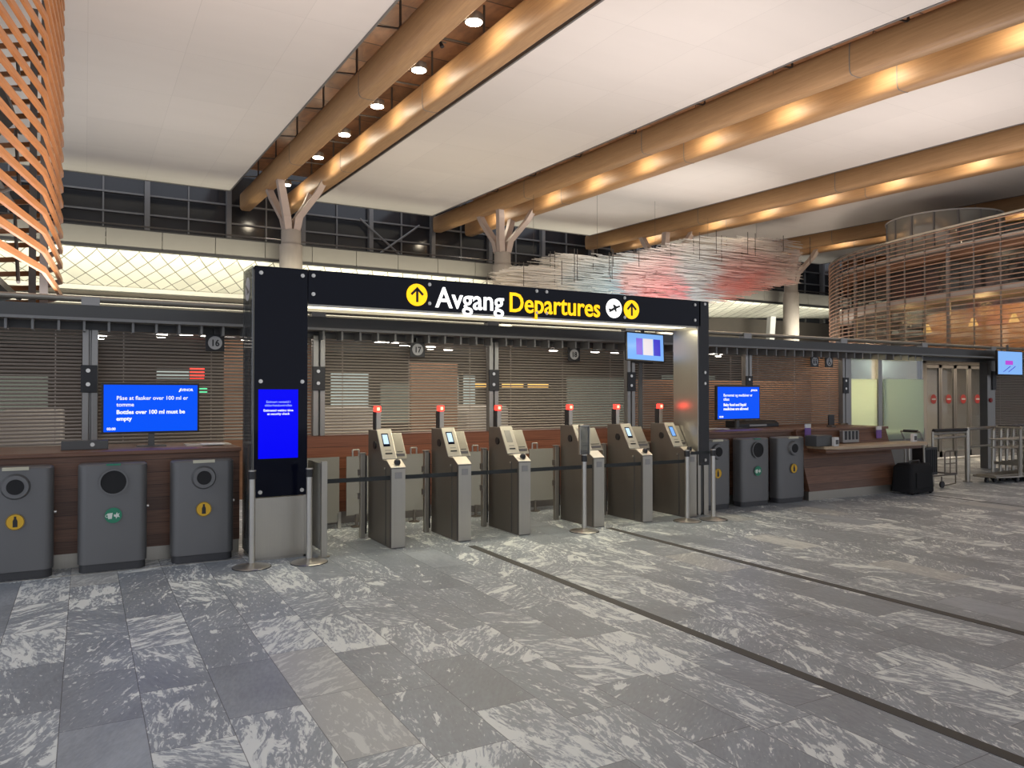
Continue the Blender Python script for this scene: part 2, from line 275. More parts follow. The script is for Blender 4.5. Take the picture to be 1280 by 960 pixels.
# ------------------------------------------------------------------ mesh helpers
class MB:
    def __init__(s): s.v = []; s.f = []; s.mi = []; s.m = 0
    def add(s, vs, fs):
        o = len(s.v); s.v += [tuple(v) for v in vs]; s.f += [tuple(i + o for i in f) for f in fs]; s.mi += [s.m] * len(fs); return s
    def box(s, x0, x1, y0, y1, z0, z1):
        return s.add([(x, y, z) for x in (x0, x1) for y in (y0, y1) for z in (z0, z1)],
                     [(0, 1, 3, 2), (4, 6, 7, 5), (0, 4, 5, 1), (2, 3, 7, 6), (0, 2, 6, 4), (1, 5, 7, 3)])
    def rod(s, p0, p1, r, n=10, r2=None, cap=True):
        p0 = Vector(p0); p1 = Vector(p1); d = (p1 - p0).normalized(); a = d.orthogonal().normalized(); b = d.cross(a)
        r2 = r if r2 is None else r2
        vs = [p + (a * math.cos(2 * PI * i / n) + b * math.sin(2 * PI * i / n)) * q for p, q in ((p0, r), (p1, r2)) for i in range(n)]
        fs = [(i, (i + 1) % n, n + (i + 1) % n, n + i) for i in range(n)]
        if cap: fs += [tuple(range(n - 1, -1, -1)), tuple(range(n, 2 * n))]
        return s.add(vs, fs)
    def tube(s, pts, r, n=8):
        pts = [Vector(p) for p in pts]
        prev = None; vs = []
        for i, p in enumerate(pts):
            d = (pts[min(i + 1, len(pts) - 1)] - pts[max(i - 1, 0)]).normalized()
            a = d.orthogonal().normalized() if prev is None else (prev - d * prev.dot(d)).normalized()
            prev = a; b = d.cross(a)
            vs += [p + (a * math.cos(2 * PI * k / n) + b * math.sin(2 * PI * k / n)) * r for k in range(n)]
        m = len(pts)
        fs = [(i * n + k, i * n + (k + 1) % n, (i + 1) * n + (k + 1) % n, (i + 1) * n + k) for i in range(m - 1) for k in range(n)]
        fs += [tuple(range(n - 1, -1, -1)), tuple(range((m - 1) * n, m * n))]
        return s.add(vs, fs)
    def prism(s, poly, axis, a0, a1):
        """poly: list of 2D points in the other two axes (in xyz order), extruded along axis"""
        def P(p, a):
            l = list(p); l.insert(axis, a); return tuple(l)
        n = len(poly)
        return s.add([P(p, a0) for p in poly] + [P(p, a1) for p in poly],
                     [tuple(range(n - 1, -1, -1)), tuple(range(n, 2 * n))] + [(i, (i + 1) % n, n + (i + 1) % n, n + i) for i in range(n)])
    def lathe(s, prof, c=(0, 0, 0), n=28):
        vs = [(c[0] + r * math.cos(2 * PI * k / n), c[1] + r * math.sin(2 * PI * k / n), c[2] + z) for r, z in prof for k in range(n)]
        m = len(prof)
        fs = [(i * n + k, i * n + (k + 1) % n, (i + 1) * n + (k + 1) % n, (i + 1) * n + k) for i in range(m - 1) for k in range(n)]
        fs += [tuple(range(n - 1, -1, -1)), tuple(range((m - 1) * n, m * n))]
        return s.add(vs, fs)
    def sweep(s, secs, close=False):
        """secs: list of rings with equal vertex count"""
        n = len(secs[0]); vs = [v for r in secs for v in r]; m = len(secs)
        fs = [(i * n + k, i * n + (k + 1) % n, (i + 1) * n + (k + 1) % n, (i + 1) * n + k) for i in range(m - 1) for k in range(n)]
        fs += [tuple(range(n - 1, -1, -1)), tuple(range((m - 1) * n, m * n))]
        return s.add(vs, fs)
    def build(s, name, mats, parent=None, loc=(0, 0, 0), bevel=0, smooth=False, rel=None):
        """rel: subtract this point from vertices (so world-space shapes get a local origin)"""
        if rel is not None: s.v = [(x - rel[0], y - rel[1], z - rel[2]) for x, y, z in s.v]
        me = bpy.data.meshes.new(name); me.from_pydata(s.v, [], s.f)
        if not isinstance(mats, (list, tuple)): mats = [mats]
        for m in mats: me.materials.append(m)
        for p, i in zip(me.polygons, s.mi): p.material_index = i
        bm = bmesh.new(); bm.from_mesh(me); bmesh.ops.recalc_face_normals(bm, faces=bm.faces); bm.to_mesh(me); bm.free()
        o = bpy.data.objects.new(name, me); COL.objects.link(o); o.location = loc
        if parent: o.parent = parent
        if bevel:
            b = o.modifiers.new('bevel', 'BEVEL'); b.width = bevel; b.segments = 2; b.limit_method = 'ANGLE'; b.angle_limit = 0.6
        if smooth:
            for p in me.polygons: p.use_smooth = True
            try: me.set_sharp_from_angle(angle=0.7)
            except Exception: pass
        return o
def tag(o, label, cat, group=None, kind=None):
    if label: o['label'] = label
    if cat: o['category'] = cat
    if group: o['group'] = group
    if kind: o['kind'] = kind
    return o
def empty(name, loc, label, cat, group=None, rz=0):
    o = bpy.data.objects.new(name, None); COL.objects.link(o); o.location = loc; o.rotation_euler = (0, 0, rz); o.empty_display_size = 0.1
    return tag(o, label, cat, group)
def structure(name, mb, m, **k):
    o = mb.build(name, m, **k); o['kind'] = 'structure'; return o
def kids(o): return [c for c in COL.objects if c.parent == o]
def dup(o, loc, label, group=None, parent=None):
    c = o.copy(); COL.objects.link(c); c.location = loc; c['label'] = label
    if group: c['group'] = group
    for ch in kids(o):
        d = ch.copy(); COL.objects.link(d); d.parent = c
        for g in kids(ch):
            e = g.copy(); COL.objects.link(e); e.parent = d
    return c
def text(name, s, size, loc, m, parent=None, align='LEFT', sx=1.0, bold=0.0, depth=0.004, rot=(PI / 2, 0, 0), spacing=1.0, label=None):
    cu = bpy.data.curves.new(name, 'FONT'); cu.body = s; cu.size = size; cu.align_x = align; cu.offset = bold; cu.extrude = depth; cu.space_character = spacing; cu.resolution_u = 3
    t = bpy.data.objects.new(name, cu); COL.objects.link(t)
    bpy.context.view_layer.update()
    me = bpy.data.meshes.new_from_object(t.evaluated_get(bpy.context.evaluated_depsgraph_get()))
    bpy.data.objects.remove(t)
    for v in me.vertices: v.co.x *= sx
    me.materials.clear(); me.materials.append(m)
    o = bpy.data.objects.new(name, me); COL.objects.link(o); o.location = loc; o.rotation_euler = rot
    if parent: o.parent = parent
    if label: o['label'] = label
    return o
def disc(mb, x, y, z, rx, rz=None, t=0.006, n=28):
    """flat disc facing -Y"""
    rz = rz or rx
    return mb.prism([(x + rx * math.cos(2 * PI * k / n), z + rz * math.sin(2 * PI * k / n)) for k in range(n)], 1, y - t, y)
def area(name, loc, size, power, col, rot=(0, 0, 0), sy=None, spread=PI):
    l = bpy.data.lights.new(name, 'AREA'); l.energy = power; l.color = col; l.size = size
    if sy: l.shape = 'RECTANGLE'; l.size_y = sy
    l.spread = spread
    o = bpy.data.objects.new(name, l); COL.objects.link(o); o.location = loc; o.rotation_euler = rot; return o
def point(name, loc, power, col, r=0.1):
    l = bpy.data.lights.new(name, 'POINT'); l.energy = power; l.color = col; l.shadow_soft_size = r
    o = bpy.data.objects.new(name, l); COL.objects.link(o); o.location = loc; return o

# ------------------------------------------------------------------ roof profile
PROF = [(-14, 8.2), (0, 8.85), (5, 9.07), (8.7, 9.3), (12, 9.48), (17, 9.61), (21, 9.72), (26, 9.86), (33, 10.08), (40, 10.3)]
def sz(y):
    for (a, za), (b, zb) in zip(PROF, PROF[1:]):
        if y <= b: return za + (zb - za) * (y - a) / (b - a)
    return PROF[-1][1]
def kx(y): return -0.0113 * (y - 33)
YS = [-14 + i * 1.0 for i in range(0, 48)]           # -14 .. 33
PER = 9.05

# ------------------------------------------------------------------ setting: floor
structure('floor', MB().box(-30, 75, -20, 60, -0.1, 0), M['floor'])
slot = MB().box(3.64, 3.725, -8, 7.45, 0.0, 0.003); structure('trim_1', slot, M['grey_line'])
structure('trim_2', MB().box(5.61, 5.695, -8, 7.62, 0.0, 0.003), M['grey_line'])
structure('trim_3', MB().box(12.02, 12.06, -2, 7.75, 0.0, 0.003), M['grey_line'])
structure('trim_4', MB().box(-6, 1.38, 8.0, 8.03, 0.0, 0.004), M['steel_light'])

# ceiling slabs
edges = [(-4.5, 5.19)] + [(8.67 + PER * i, 14.24 + PER * i) for i in range(0, 6)]
for i, (a, b) in enumerate(edges):
    mb = MB(); secs = []
    for y in YS:
        z = sz(y)
        if y > 31: z -= 0.0
        k = kx(y)
        secs.append([(a + k, y, z), (b + k, y, z), (b + k, y, z + 0.16), (a + k, y, z + 0.16)])
    mb.sweep(secs)
    o = structure('ceiling', mb, M['slab'])
    rim = MB()
    for xx in (a, b):
        rim.sweep([[(xx + kx(y) - 0.025, y, sz(y) - 0.02), (xx + kx(y) + 0.025, y, sz(y) - 0.02), (xx + kx(y) + 0.025, y, sz(y) + 0.17), (xx + kx(y) - 0.025, y, sz(y) + 0.17)] for y in YS])
    rim.box(a, b, 32.98, 33.04, sz(33) - 0.03, sz(33) + 0.2)
    structure('trim_%d' % (10 + i), rim, M['mullion'])
# timber lined recesses between slabs
for i in range(0, 6):
    a = 5.19 + PER * i; b = 8.67 + PER * i; mb = MB()
    ys = [-14 + j * 2 for j in range(0, 25)]
    mb.sweep([[(a + kx(y), y, sz(y) + 1.25), (b + kx(y), y, sz(y) + 1.25), (b + kx(y), y, sz(y) + 1.35), (a + kx(y), y, sz(y) + 1.35)] for y in ys])
    mb.sweep([[(a + kx(y) - .1, y, sz(y) + .17), (a + kx(y), y, sz(y) + .17), (a + kx(y), y, sz(y) + 1.3), (a + kx(y) - .1, y, sz(y) + 1.3)] for y in ys])
    mb.sweep([[(b + kx(y), y, sz(y) + .17), (b + kx(y) + .1, y, sz(y) + .17), (b + kx(y) + .1, y, sz(y) + 1.3), (b + kx(y), y, sz(y) + 1.3)] for y in ys])
    structure('ceiling', mb, M['deck'])
# glulam beams
names = ['leftmost', 'second', 'third', 'farthest right']
for i in range(0, 4):
    for side, dx in (('left', 6.05), ('right', 7.78)):
        x0 = dx + PER * i
        lab = '%s beam of the %s pair of glued timber roof beams' % (side, names[i])
        t = empty('roof_beam', (x0, 34.3, sz(34.3)), lab, 'beam', 'paired timber roof beams'); base = (x0, 34.3, sz(34.3))
        mb = MB(); secs = []
        for y in [-14 + j * 1.5 for j in range(32)] + [34.3]:
            c = sz(y) - 0.13; ring = []
            for k in range(20):
                an = 2 * PI * k / 20; ca, sa = math.cos(an), math.sin(an)
                e = 0.42
                ring.append((x0 + kx(y) + 0.25 * math.copysign(abs(ca) ** e, ca), y, c + 0.39 * math.copysign(abs(sa) ** e, sa)))
            secs.append(ring)
        mb.sweep(secs); mb.build('beam', M['glulam'], t, smooth=True, rel=base)
        jb = MB()
        for y in (4.2, 11.2, 18.5, 25.6):
            ring = []
            for yy in (y, y + 0.025):
                ring.append([(x0 + kx(y) + 0.257 * math.copysign(abs(math.cos(2 * PI * k / 20)) ** .42, math.cos(2 * PI * k / 20)), yy, sz(y) - 0.13 + 0.395 * math.copysign(abs(math.sin(2 * PI * k / 20)) ** .42, math.sin(2 * PI * k / 20))) for k in range(20)])
            jb.sweep(ring)
        jb.build('joint_band', M['arm_side'], t, rel=base)
        for j in range(0, 9):
            y = 6.7 + 3 * j + 0.15
            s = MB(); sd = -1 if side == 'left' else 1
            xs = x0 + kx(y) + sd * 0.18; xe = (5.19 if side == 'left' else 8.67) + PER * i + kx(y); top = sz(y) + 0.2
            s.rod((xs, y, top - .05), (xs, y, sz(y) + 1.26), 0.028, 6)
            s.rod((xs, y, top), (xe, y + 0.0, sz(y) + 0.12), 0.022, 6)
            if side == 'left': s.rod((xs, y, top), (7.6 + PER * i + kx(y), y, top + .05), 0.022, 6)
            s.box(xs - .05, xs + .05, y - .06, y + .06, top - .1, top + .03)
            s.build('bracket', M['rod'], t, rel=base)
# round lamps in the recesses
ordn = ['first', 'second', 'third', 'fourth', 'fifth', 'sixth', 'seventh', 'eighth', 'ninth', 'tenth']
protoL = None
for i in range(0, 4):
    for j in range(0, 9):
        y = 8.45 + 2.97 * j
        if j == 7: y = 8.45 + 2.97 * 7 + 1.6
        if j == 8: continue
        x = 6.95 + PER * i + kx(y); z = sz(y) + 0.02
        lab = 'round ceiling lamp, %s from the near end of the %s timber recess' % (ordn[j], names[i])
        if protoL is None:
            protoL = empty('ceiling_lamp', (x, y, z), lab, 'lamp', 'round lamps between the roof beams')
            MB().lathe([(0.19, 0.0), (0.2, 0.03), (0.19, 0.16), (0.06, 0.22)]).build('housing', M['alu'], protoL, smooth=True)
            MB().lathe([(0.175, -0.012), (0.175, 0.004)]).build('diffuser', M['lamp'], protoL)
            MB().rod((0, 0, .2), (0, 0, 1.22), 0.012, 6).build('hanging_rod', M['rod'], protoL)
        else: dup(protoL, (x, y, z), lab, 'round lamps between the roof beams')
        point('lamp_light', (x, y, z - 0.13), 30, (1, 0.85, 0.62), 0.16)
    sl_ = bpy.data.lights.new('lamp_beam', 'SPOT'); sl_.energy = 190; sl_.color = (0.98, 0.97, 1.0); sl_.spot_size = math.radians(125); sl_.spot_blend = 0.6; sl_.shadow_soft_size = 0.17
    so_ = bpy.data.objects.new('lamp_beam', sl_); COL.objects.link(so_); so_.location = (x, y, z - 0.05)
# wall washers on the right-hand beams (small warm projectors)

for (y, lab) in ((12.9, 'cluster of four small black spotlights in the leftmost timber recess, nearest one'), (15.9, 'cluster of four small black spotlights in the leftmost timber recess, above the black pillar')):
    zz = sz(y) + .1; t = empty('spotlight_cluster', (7.2, y, zz), lab, 'spotlight')
    MB().rod((-.9, 0, .06), (0, 0, .06), .018, 8).build('rail', M['rod'], t)
    for k in range(4): MB().rod((-.75 + .2 * k, 0, .05), (-.72 + .2 * k, -.05, -.08), .035, 10, r2=.05).build('spot_head', M['black'], t)
# ------------------------------------------------------------------ far glazing, gallery and canopy
gz = MB().box(-12, 62, 34.9, 35.0, 6.5, 11.6)
structure('window_1', gz, M['night'])
mu = MB()
for x in [-4.2 + 3.2 * i for i in range(21)]:
    mu.box(x - .1, x + .1, 34.6, 34.9, 6.5, 11.3)
for x in [-2.6 + 3.2 * i for i in range(21)]:
    mu.box(x - .03, x + .03, 34.8, 34.9, 6.5, 11.3)
for z in (8.3, 9.1, 9.9): mu.box(-12, 62, 34.78, 34.9, z - .035, z + .035)
structure('trim_20', mu, M['mullion'])
br = MB()
for a, b in ((11.2, 14.2), (30.4, 33.4)):
    br.rod((a, 34.5, 7.6), (b, 34.5, 9.9), 0.05, 6); br.rod((b, 34.5, 7.6), (a, 34.5, 9.9), 0.05, 6)
structure('trim_21', br, M['mullion'])
# soffit strip above glazing
structure('wall_back', MB().box(-12, 62, 35.0, 35.3, 0, 12), M['wall_dark'])
structure('wall_far_right', MB().box(62, 62.3, -14, 35, 0, 13), M['wall_dark'])
# gallery parapet
fm = MB()
x = -12.0
while x < 45:
    fm.box(x + .012, x + 1.79, 30.0, 30.2, 6.85, 7.48); x += 1.8
structure('wall_parapet', fm, M['parapet'])
structure('trim_22', MB().box(-12, 45, 29.95, 30.25, 6.76, 6.85).box(-12, 45, 30.02, 30.12, 7.48, 7.53), M['black'])
structure('ceiling_gallery', MB().box(-12, 45, 30.2, 34.9, 7.1, 7.2), M['fascia'])
# handrail pipes behind the parapet
hr = MB()
for z in (7.75,): hr.rod((-6, 30.6, z), (45, 30.6, z), 0.03, 6)
structure('trim_23', hr, M['rod'])
# curved luminous soffit
me_v = []; me_f = []; uv = []
xs = [-12 + 0.95 * i for i in range(59)]
nv = 13
def soff(x, t):
    low = 5.92
    if x > 22: low = 5.92 + (6.72 - 5.92) * min(1, ((x - 22) / 20)) ** 1.2
    z = 6.78 - (6.78 - low) * (t ** 0.8); y = 30.2 + 3.8 * t
    return (x, y, z)
for x in xs:
    for k in range(nv):
        me_v.append(soff(x, k / (nv - 1))); uv.append((x * 1.5, k / (nv - 1) * 2.6))
for i in range(len(xs) - 1):
    for k in range(nv - 1):
        a = i * nv + k; me_f.append((a, a + nv, a + nv + 1, a + 1))
me = bpy.data.meshes.new('canopy'); me.from_pydata(me_v, [], me_f); me.materials.append(M['canopy'])
ul = me.uv_layers.new(name='UVMap')
for p in me.polygons:
    p.use_smooth = True
    for li, vi in zip(p.loop_indices, p.vertices): ul.data[li].uv = uv[vi]
oc = bpy.data.objects.new('ceiling_canopy', me); COL.objects.link(oc); oc['kind'] = 'structure'
sm_ = oc.modifiers.new('thick', 'SOLIDIFY'); sm_.thickness = 0.05; sm_.offset = -1
structure('trim_24', MB().box(-12, 22, 33.7, 34.2, 5.72, 5.9).box(-12, 30, 33.9, 34.4, 5.2, 5.5), M['fascia'])
area('canopy_uplight', (8, 26.0, 4.2), 36, 1050, (1, 0.95, 0.72), (math.radians(106), 0, 0), 0.8, math.radians(75))
area('canopy_uplight', (31, 26.0, 4.2), 20, 520, (1, 0.97, 0.8), (math.radians(106), 0, 0), 0.8, math.radians(75))
# slanted white posts and glazing bars under the canopy at the right
wp = MB()
for x in (36.5, 38.6):
    wp.prism([(x, 0), (x + .45, 0), (x + 1.05, 6.5), (x + .6, 6.5)], 1, 33.2, 33.5)
structure('trim_25', wp, M['white_post'])

# tree columns
cn = ['leftmost concrete tree column, rising behind the black gantry pillar', 'second concrete tree column, rising behind the lit sign letters',
      'third concrete tree column, half hidden by the hanging rod sculpture', 'fourth concrete tree column, standing beside the slatted round building']
pc = None
for i in range(4):
    x = 6.72 + PER * i; loc = (x, 28.9, 0)
    if pc is None:
        pc = empty('tree_column', loc, cn[0], 'column', 'concrete columns with four branching arms')
        MB().lathe([(0.42, 0), (0.42, 7.25), (0.36, 7.26), (0.36, 7.8), (0.3, 7.82)], n=32).build('shaft', M['concrete'], pc, smooth=True)
        for sx in (-1, 1):
            for sy in (-1, 1):
                ex = 1.0 if sx > 0 else 0.66; P = [(0.15 * sx, 0.15 * sy, 7.78), (0.22 * sx, 0.22 * sy, 8.25), (0.78 * ex * sx, 0.75 * sy, 9.1), (ex * sx, 0.95 * sy, 9.6)]
                m_ = MB(); secs = []
                for j, p in enumerate(P):
                    w = [0.13, 0.14, 0.13, 0.12][j]; q = 0.15
                    secs.append([(p[0] - w, p[1] - q, p[2]), (p[0] + w, p[1] - q, p[2]), (p[0] + w, p[1] + q, p[2]), (p[0] - w, p[1] + q, p[2])])
                m_.sweep(secs); a = m_.build('arm', M['arm'], pc, bevel=0.012)
                c_ = MB().lathe([(0.13, 0), (0.13, 0.12)], (ex * sx, 0.95 * sy, 9.55), 12); c_.build('cap_joint', M['rod'], a)
    else: dup(pc, loc, cn[i], 'concrete columns with four branching arms')

# ------------------------------------------------------------------ hanging sculpture
art = empty('hanging_sculpture', (20.5, 25, 8.6), 'large suspended cloud of thin pale, blue and red rods above the sign', 'sculpture')
AX = [13.2, 14.4, 14.75, 17.7, 20.2, 22.4, 26.2, 28.3, 29.0]
TOP = [6.3, 6.5, 7.0, 7.15, 7.75, 8.4, 8.75, 8.7, 7.4]
BOT = [5.3, 5.3, 5.25, 5.2, 5.1, 5.6, 6.6, 6.9, 7.0]
def interp(x, ys):
    for j in range(len(AX) - 1):
        if x <= AX[j + 1]:
            t = (x - AX[j]) / (AX[j + 1] - AX[j]); return ys[j] + (ys[j + 1] - ys[j]) * max(0, min(1, t))
    return ys[-1]
rel = (20.5, 25, 8.6)
rs = random.Random(3)
def bar(mb):
    while True:
        x = rs.uniform(13.3, 28.4); q = math.floor(x / 0.8) * 0.8
        t = interp(q, TOP); b_ = interp(q, BOT)
        z = rs.uniform(b_, t); y = rs.uniform(24, 26)
        break
    l = rs.uniform(0.5, 1.7); x1 = min(x + l, 29)
    mb.box(x, x1, y, y + 0.02, z, z + rs.uniform(0.010, 0.028))
for k in range(99):
    m_ = MB(); bar(m_); m_.build('rod', M['art'], art, rel=rel)
m_ = MB()
for k in range(7500): bar(m_)
o = m_.build('rods', M['art'], art, rel=rel); o['kind'] = 'stuff'
w_ = MB()
for k in range(70):
    x = rs.uniform(13.3, 28.6); y = rs.uniform(23, 27); t = interp(math.floor(x / 0.8) * 0.8, TOP)
    w_.box(x, x + .02, y, y + .02, t - rs.uniform(.5, 1.3), t + 0.05)
for x in (15, 18, 21, 24, 27): w_.rod((x, 25, interp(x, TOP)), (x, 25, sz(25) - 0.0), 0.006, 5)
o = w_.build('hanging_wires', M['rod'], art, rel=rel); o['kind'] = 'stuff'

# ------------------------------------------------------------------ shutter wall
YW = 9.6
colx = [-7.45, -4.95, -2.45, 0.05, 2.57, 5.06, 7.51, 10.09, 12.65]
structure('trim_30', MB().rod((-9, YW, 2.70), (32, YW, 2.70), 0.035, 10), M['steel'])
structure('trim_31', MB().box(-9, 32, YW - .05, YW + .12, 2.45, 2.63), M['alu_dark'])
structure('wall_fascia', MB().box(-9, 32, YW + .0, YW + .1, 2.36, 2.46), M['alu_dark'])
for x in colx + [15.2, 17.75, 20.3]:
    pass
pf = MB()
for x in colx + [15.2, 17.75, 20.3]: pf.box(x - .09, x + .09, YW - .06, YW + .06, 2.63, 2.72)
structure('trim_32', pf, M['alu'])
fins = MB(); x = -8.0
while x < 15:
    fins.box(x - .012, x + .012, YW - .26, YW - .05, 2.33, 2.44); x += 0.235
fins.box(-9, 32, YW - .32, YW - .05, 2.44, 2.47)
structure('trim_33', fins, M['fin'])
# columns with lock plates
protoC = None
where = {-2.45: 'outside the frame at the left', 0.05: 'left of the large blue bottle screen', 2.57: 'just right of the black gantry pillar', 5.06: 'behind the third gate', 7.51: 'behind the small hanging monitor',
         10.09: 'behind the right-hand blue screen', 12.65: 'beside the frosted glass screens'}
for x in colx[2:]:
    lab = 'grey twin-channel shutter post with black lock plate, ' + where[x]
    loc = (x, YW - .03, 1.13 if 2 < x < 8 else 1.10)
    if protoC is None:
        protoC = empty('shutter_post', loc, lab, 'post', 'shutter guide posts')
        MB().box(-.075, -.012, -.05, .05, 0, 1.26).box(.012, .075, -.05, .05, 0, 1.26).box(-.012, .012, 0, .05, 0, 1.26).build('channel', M['alu'], protoC, bevel=.004)
        pl = MB().box(-.09, .07, -.075, -.05, 0.57, 0.87).build('lock_plate', M['black'], protoC, bevel=.004)
        for z in (.66, .81):
            MB().rod((-.02, -.085, z), (-.02, -.07, z), 0.022, 14).build('lock', M['steel_light'], pl)
    else: dup(protoC, loc, lab, 'shutter guide posts')
# shutter curtains
def shutter(x0, x1, zb, label, y=YW + .02, m=M['slat'], h=0.026, pitch=0.039):
    mb = MB(); z = zb; t_ = 2.37
    while z < t_:
        mb.prism([(y - .004, z), (y - .012, z + h * .5), (y - .004, z + h), (y + .006, z + h), (y + .002, z + h * .5), (y + .006, z)], 0, x0, x1)
        z += pitch
    for xx in (x0 + .25, (x0 + x1) / 2, x1 - .25): mb.box(xx - .006, xx + .006, y + .006, y + .010, zb, 2.37)
    r = (x0, y, zb)
    o = mb.build('shutter_curtain', m, None, r, rel=r)
    tag(o, label, 'shutter', 'roll-down slatted shutters of the security hall'); return o
sl = {-7.45: 'far left', -4.95: 'left of frame', -2.45: 'at the left edge of the picture, left of the first post', 0.05: 'behind the large blue bottle screen', 2.57: 'under gate sign 17',
      5.06: 'under gate sign 18', 7.51: 'behind the hanging monitor', 10.09: 'under the two round pictogram signs'}
for a, b in zip(colx, colx[1:]):
    if a < -3: continue
    shutter(a + .08, b - .08, 1.10, 'grey-brown roll-down slatted shutter ' + sl[a])
shutter(17.9, 24.0, 0.25, 'long slatted shutter right of the recessed glass doors')
# low wood wall under the shutters
structure('wall_low', MB().box(2.2, 7.6, YW - .08, YW + .1, 0.16, 1.13), M['counter_red'])
structure('baseboard_back', MB().box(2.2, 12.7, YW - .04, YW + .1, 0.0, 0.16), M['steel_dark'])

# ---- hall behind the shutters
structure('wall_hall_back', MB().box(-9, 34, 17.0, 17.2, 0, 2.62), M['wall_dark'])
structure('ceiling_hall', MB().box(-9, 34, YW + .12, 17.2, 2.56, 2.62), M['ceil_dark'])
structure('wall_hall_partition', MB().box(-3.2, -1.2, 13, 13.1, 0, 2.3).box(1.9, 3.4, 12.5, 12.6, 0, 2.5).box(5.6, 6.6, 14, 14.1, 0, 2.3).box(8.3, 12.7, 10.35, 10.45, 0, 1.9).box(12.7, 12.76, 9.72, 12.2, 0, 2.5), M['wall_brown'])  # last box added to stop vestibule light leaking into the right-hand bay
wn = 50
for (x0, x1, z0, z1, y, mm) in [(4.75, 5.6, 1.3, 2.15, 16.6, 'pale_win'), (7.5, 7.85, 1.3, 2.1, 16.6, 'pale_win'), (8.0, 8.3, 1.3, 2.1, 16.6, 'pale_win'),
                               (11.0, 13.2, .8, 2.1, 16.6, 'dimgreen'), (5.9, 7.2, 1.0, 1.9, 16.6, 'dimgreen'), (-1.6, -.6, 1.0, 2.0, 16.6, 'dimgreen'), (14.2, 16.2, .8, 2.2, 16.6, 'dimgreen')]:
    t = MB().box(x0, x1, y, y + .05, z0, z1)
    o = structure('window_%d' % wn, t, M[mm]); wn += 1
hl = [(5.24, 13, 'second hall post'), (5.75, 13.4, ''), (6.3, 13.8, ''), (8.27, 13, ''), (9.3, 13, ''), (9.95, 13.2, ''), (1.0, 12.6, ''), (.2, 13.4, ''), (11.8, 12.2, ''), (12.6, 12.8, ''), (14.4, 12.4, ''), (13.0, 11.4, '')]
hp = None
for (x, y, _) in hl:
    if hp is None:
        hp = MB().lathe([(.06, 0), (.06, .02), (.09, .02), (.09, .05)], n=14).build('downlight', M['spot'], None, (x, y, 2.51)); tag(hp, 'small round downlight glowing behind the slatted shutters', 'downlight', 'downlights in the security hall')
    else:
        c = hp.copy(); COL.objects.link(c); c.location = (x, y, 2.51)
st = empty('ceiling_light_strip', (1.2, 12.2, 2.53), 'slim broken line of ceiling light running into the hall behind sign 16', 'light')
s_ = MB()
for k in range(6): s_.box(1.2 + .35 * k - 1.2, 1.4 + .35 * k - 1.2, .3 * k, .3 * k + .05, 0, .03)
s_.build('tubes', M['spot'], st)
st2 = dup(st, (3.2, 11.4, 2.53), 'slim broken line of ceiling light running into the hall behind sign 17')
# illuminated shop sign inside
sg = empty('shop_sign', (1.05, 14, 1.92), 'blurred white and red illuminated shop sign seen through the left shutter', 'sign')
MB().box(0, .5, 0, .06, 0, .14).build('white_panel', M['pale_win'], sg); MB().box(.52, .74, 0, .06, 0, .18).build('red_panel', M['red_lit'], sg)
MB().box(0, .8, .06, .1, -.22, .2).build('backing', M['black'], sg)
ex = MB().box(0, .14, 0, .05, 0, .12).build('exit_sign', M['green_lit'], None, (1.7, 14, 1.66)); tag(ex, 'small green lit emergency sign seen through the left shutter', 'sign')
# warm wall lamps in hall
for k, x in enumerate((7.9, 8.6, 9.3)):
    o = MB().box(-.28, .28, 0, .04, 0, .08).build('wall_light', M['warm_lit'], None, (x + .2, 15.6, 1.82)); tag(o, 'short warm wall light deep in the hall, behind the shutter under sign 18', 'light', 'warm wall lights in the hall')
# X-ray scanners in the hall (only glimpsed)
sc = None
for k, (x, lab) in enumerate(((-1.3, 'grey baggage scanner behind the leftmost shutter'), (3.9, 'grey baggage scanner glimpsed behind the shutter under sign 17'), (6.9, 'grey baggage scanner glimpsed behind the shutter under sign 18'))):
    if sc is None:
        sc = empty('baggage_scanner', (x, 14.2, 0), lab, 'scanner', 'baggage scanners in the hall')
        MB().prism([(0, .3), (0, 1.3), (.2, 1.4), (1.0, 1.4), (1.0, .3)], 1, 0, 1.3).build('tunnel_housing', M['fascia'], sc, bevel=.04)
        MB().box(.1, .9, -1.4, 0, .6, .8).build('conveyor', M['black'], sc, bevel=.01)
        for dx in (.15, .8):
            MB().box(dx, dx + .08, -1.3, -1.2, 0, .6).build('leg', M['steel_dark'], sc)
    else: dup(sc, (x, 14.2, 0), lab)

# ------------------------------------------------------------------ wood counters
def counter(name, x0, x1, label, notch=None):
    t = empty(name, (x0, 8.35, 0), label, 'counter'); r = (x0, 8.35, 0)
    MB().box(x0, x1, 8.35, 8.45, .14, 1.06).box(x0, x0 + .06, 8.45, YW - .1, .14, 1.06).box(x1 - .06, x1, 8.45, YW - .1, .14, 1.06).build('front_panel', M['counter'], t, rel=r)
    MB().box(x0 - .01, x1 + .01, 8.30, YW - .09, 1.06, 1.10).build('worktop', M['counter'], t, rel=r, bevel=.006)
    MB().box(x0, x1, 8.38, 8.5, 0, .14).build('kick_plate', M['steel'], t, rel=r)
    return t
counter('service_counter', -6.5, 1.42, 'long dark wood counter behind the three left-hand bins')
counter('service_counter', 7.62, 9.78, 'dark wood counter behind the three right-hand bins')

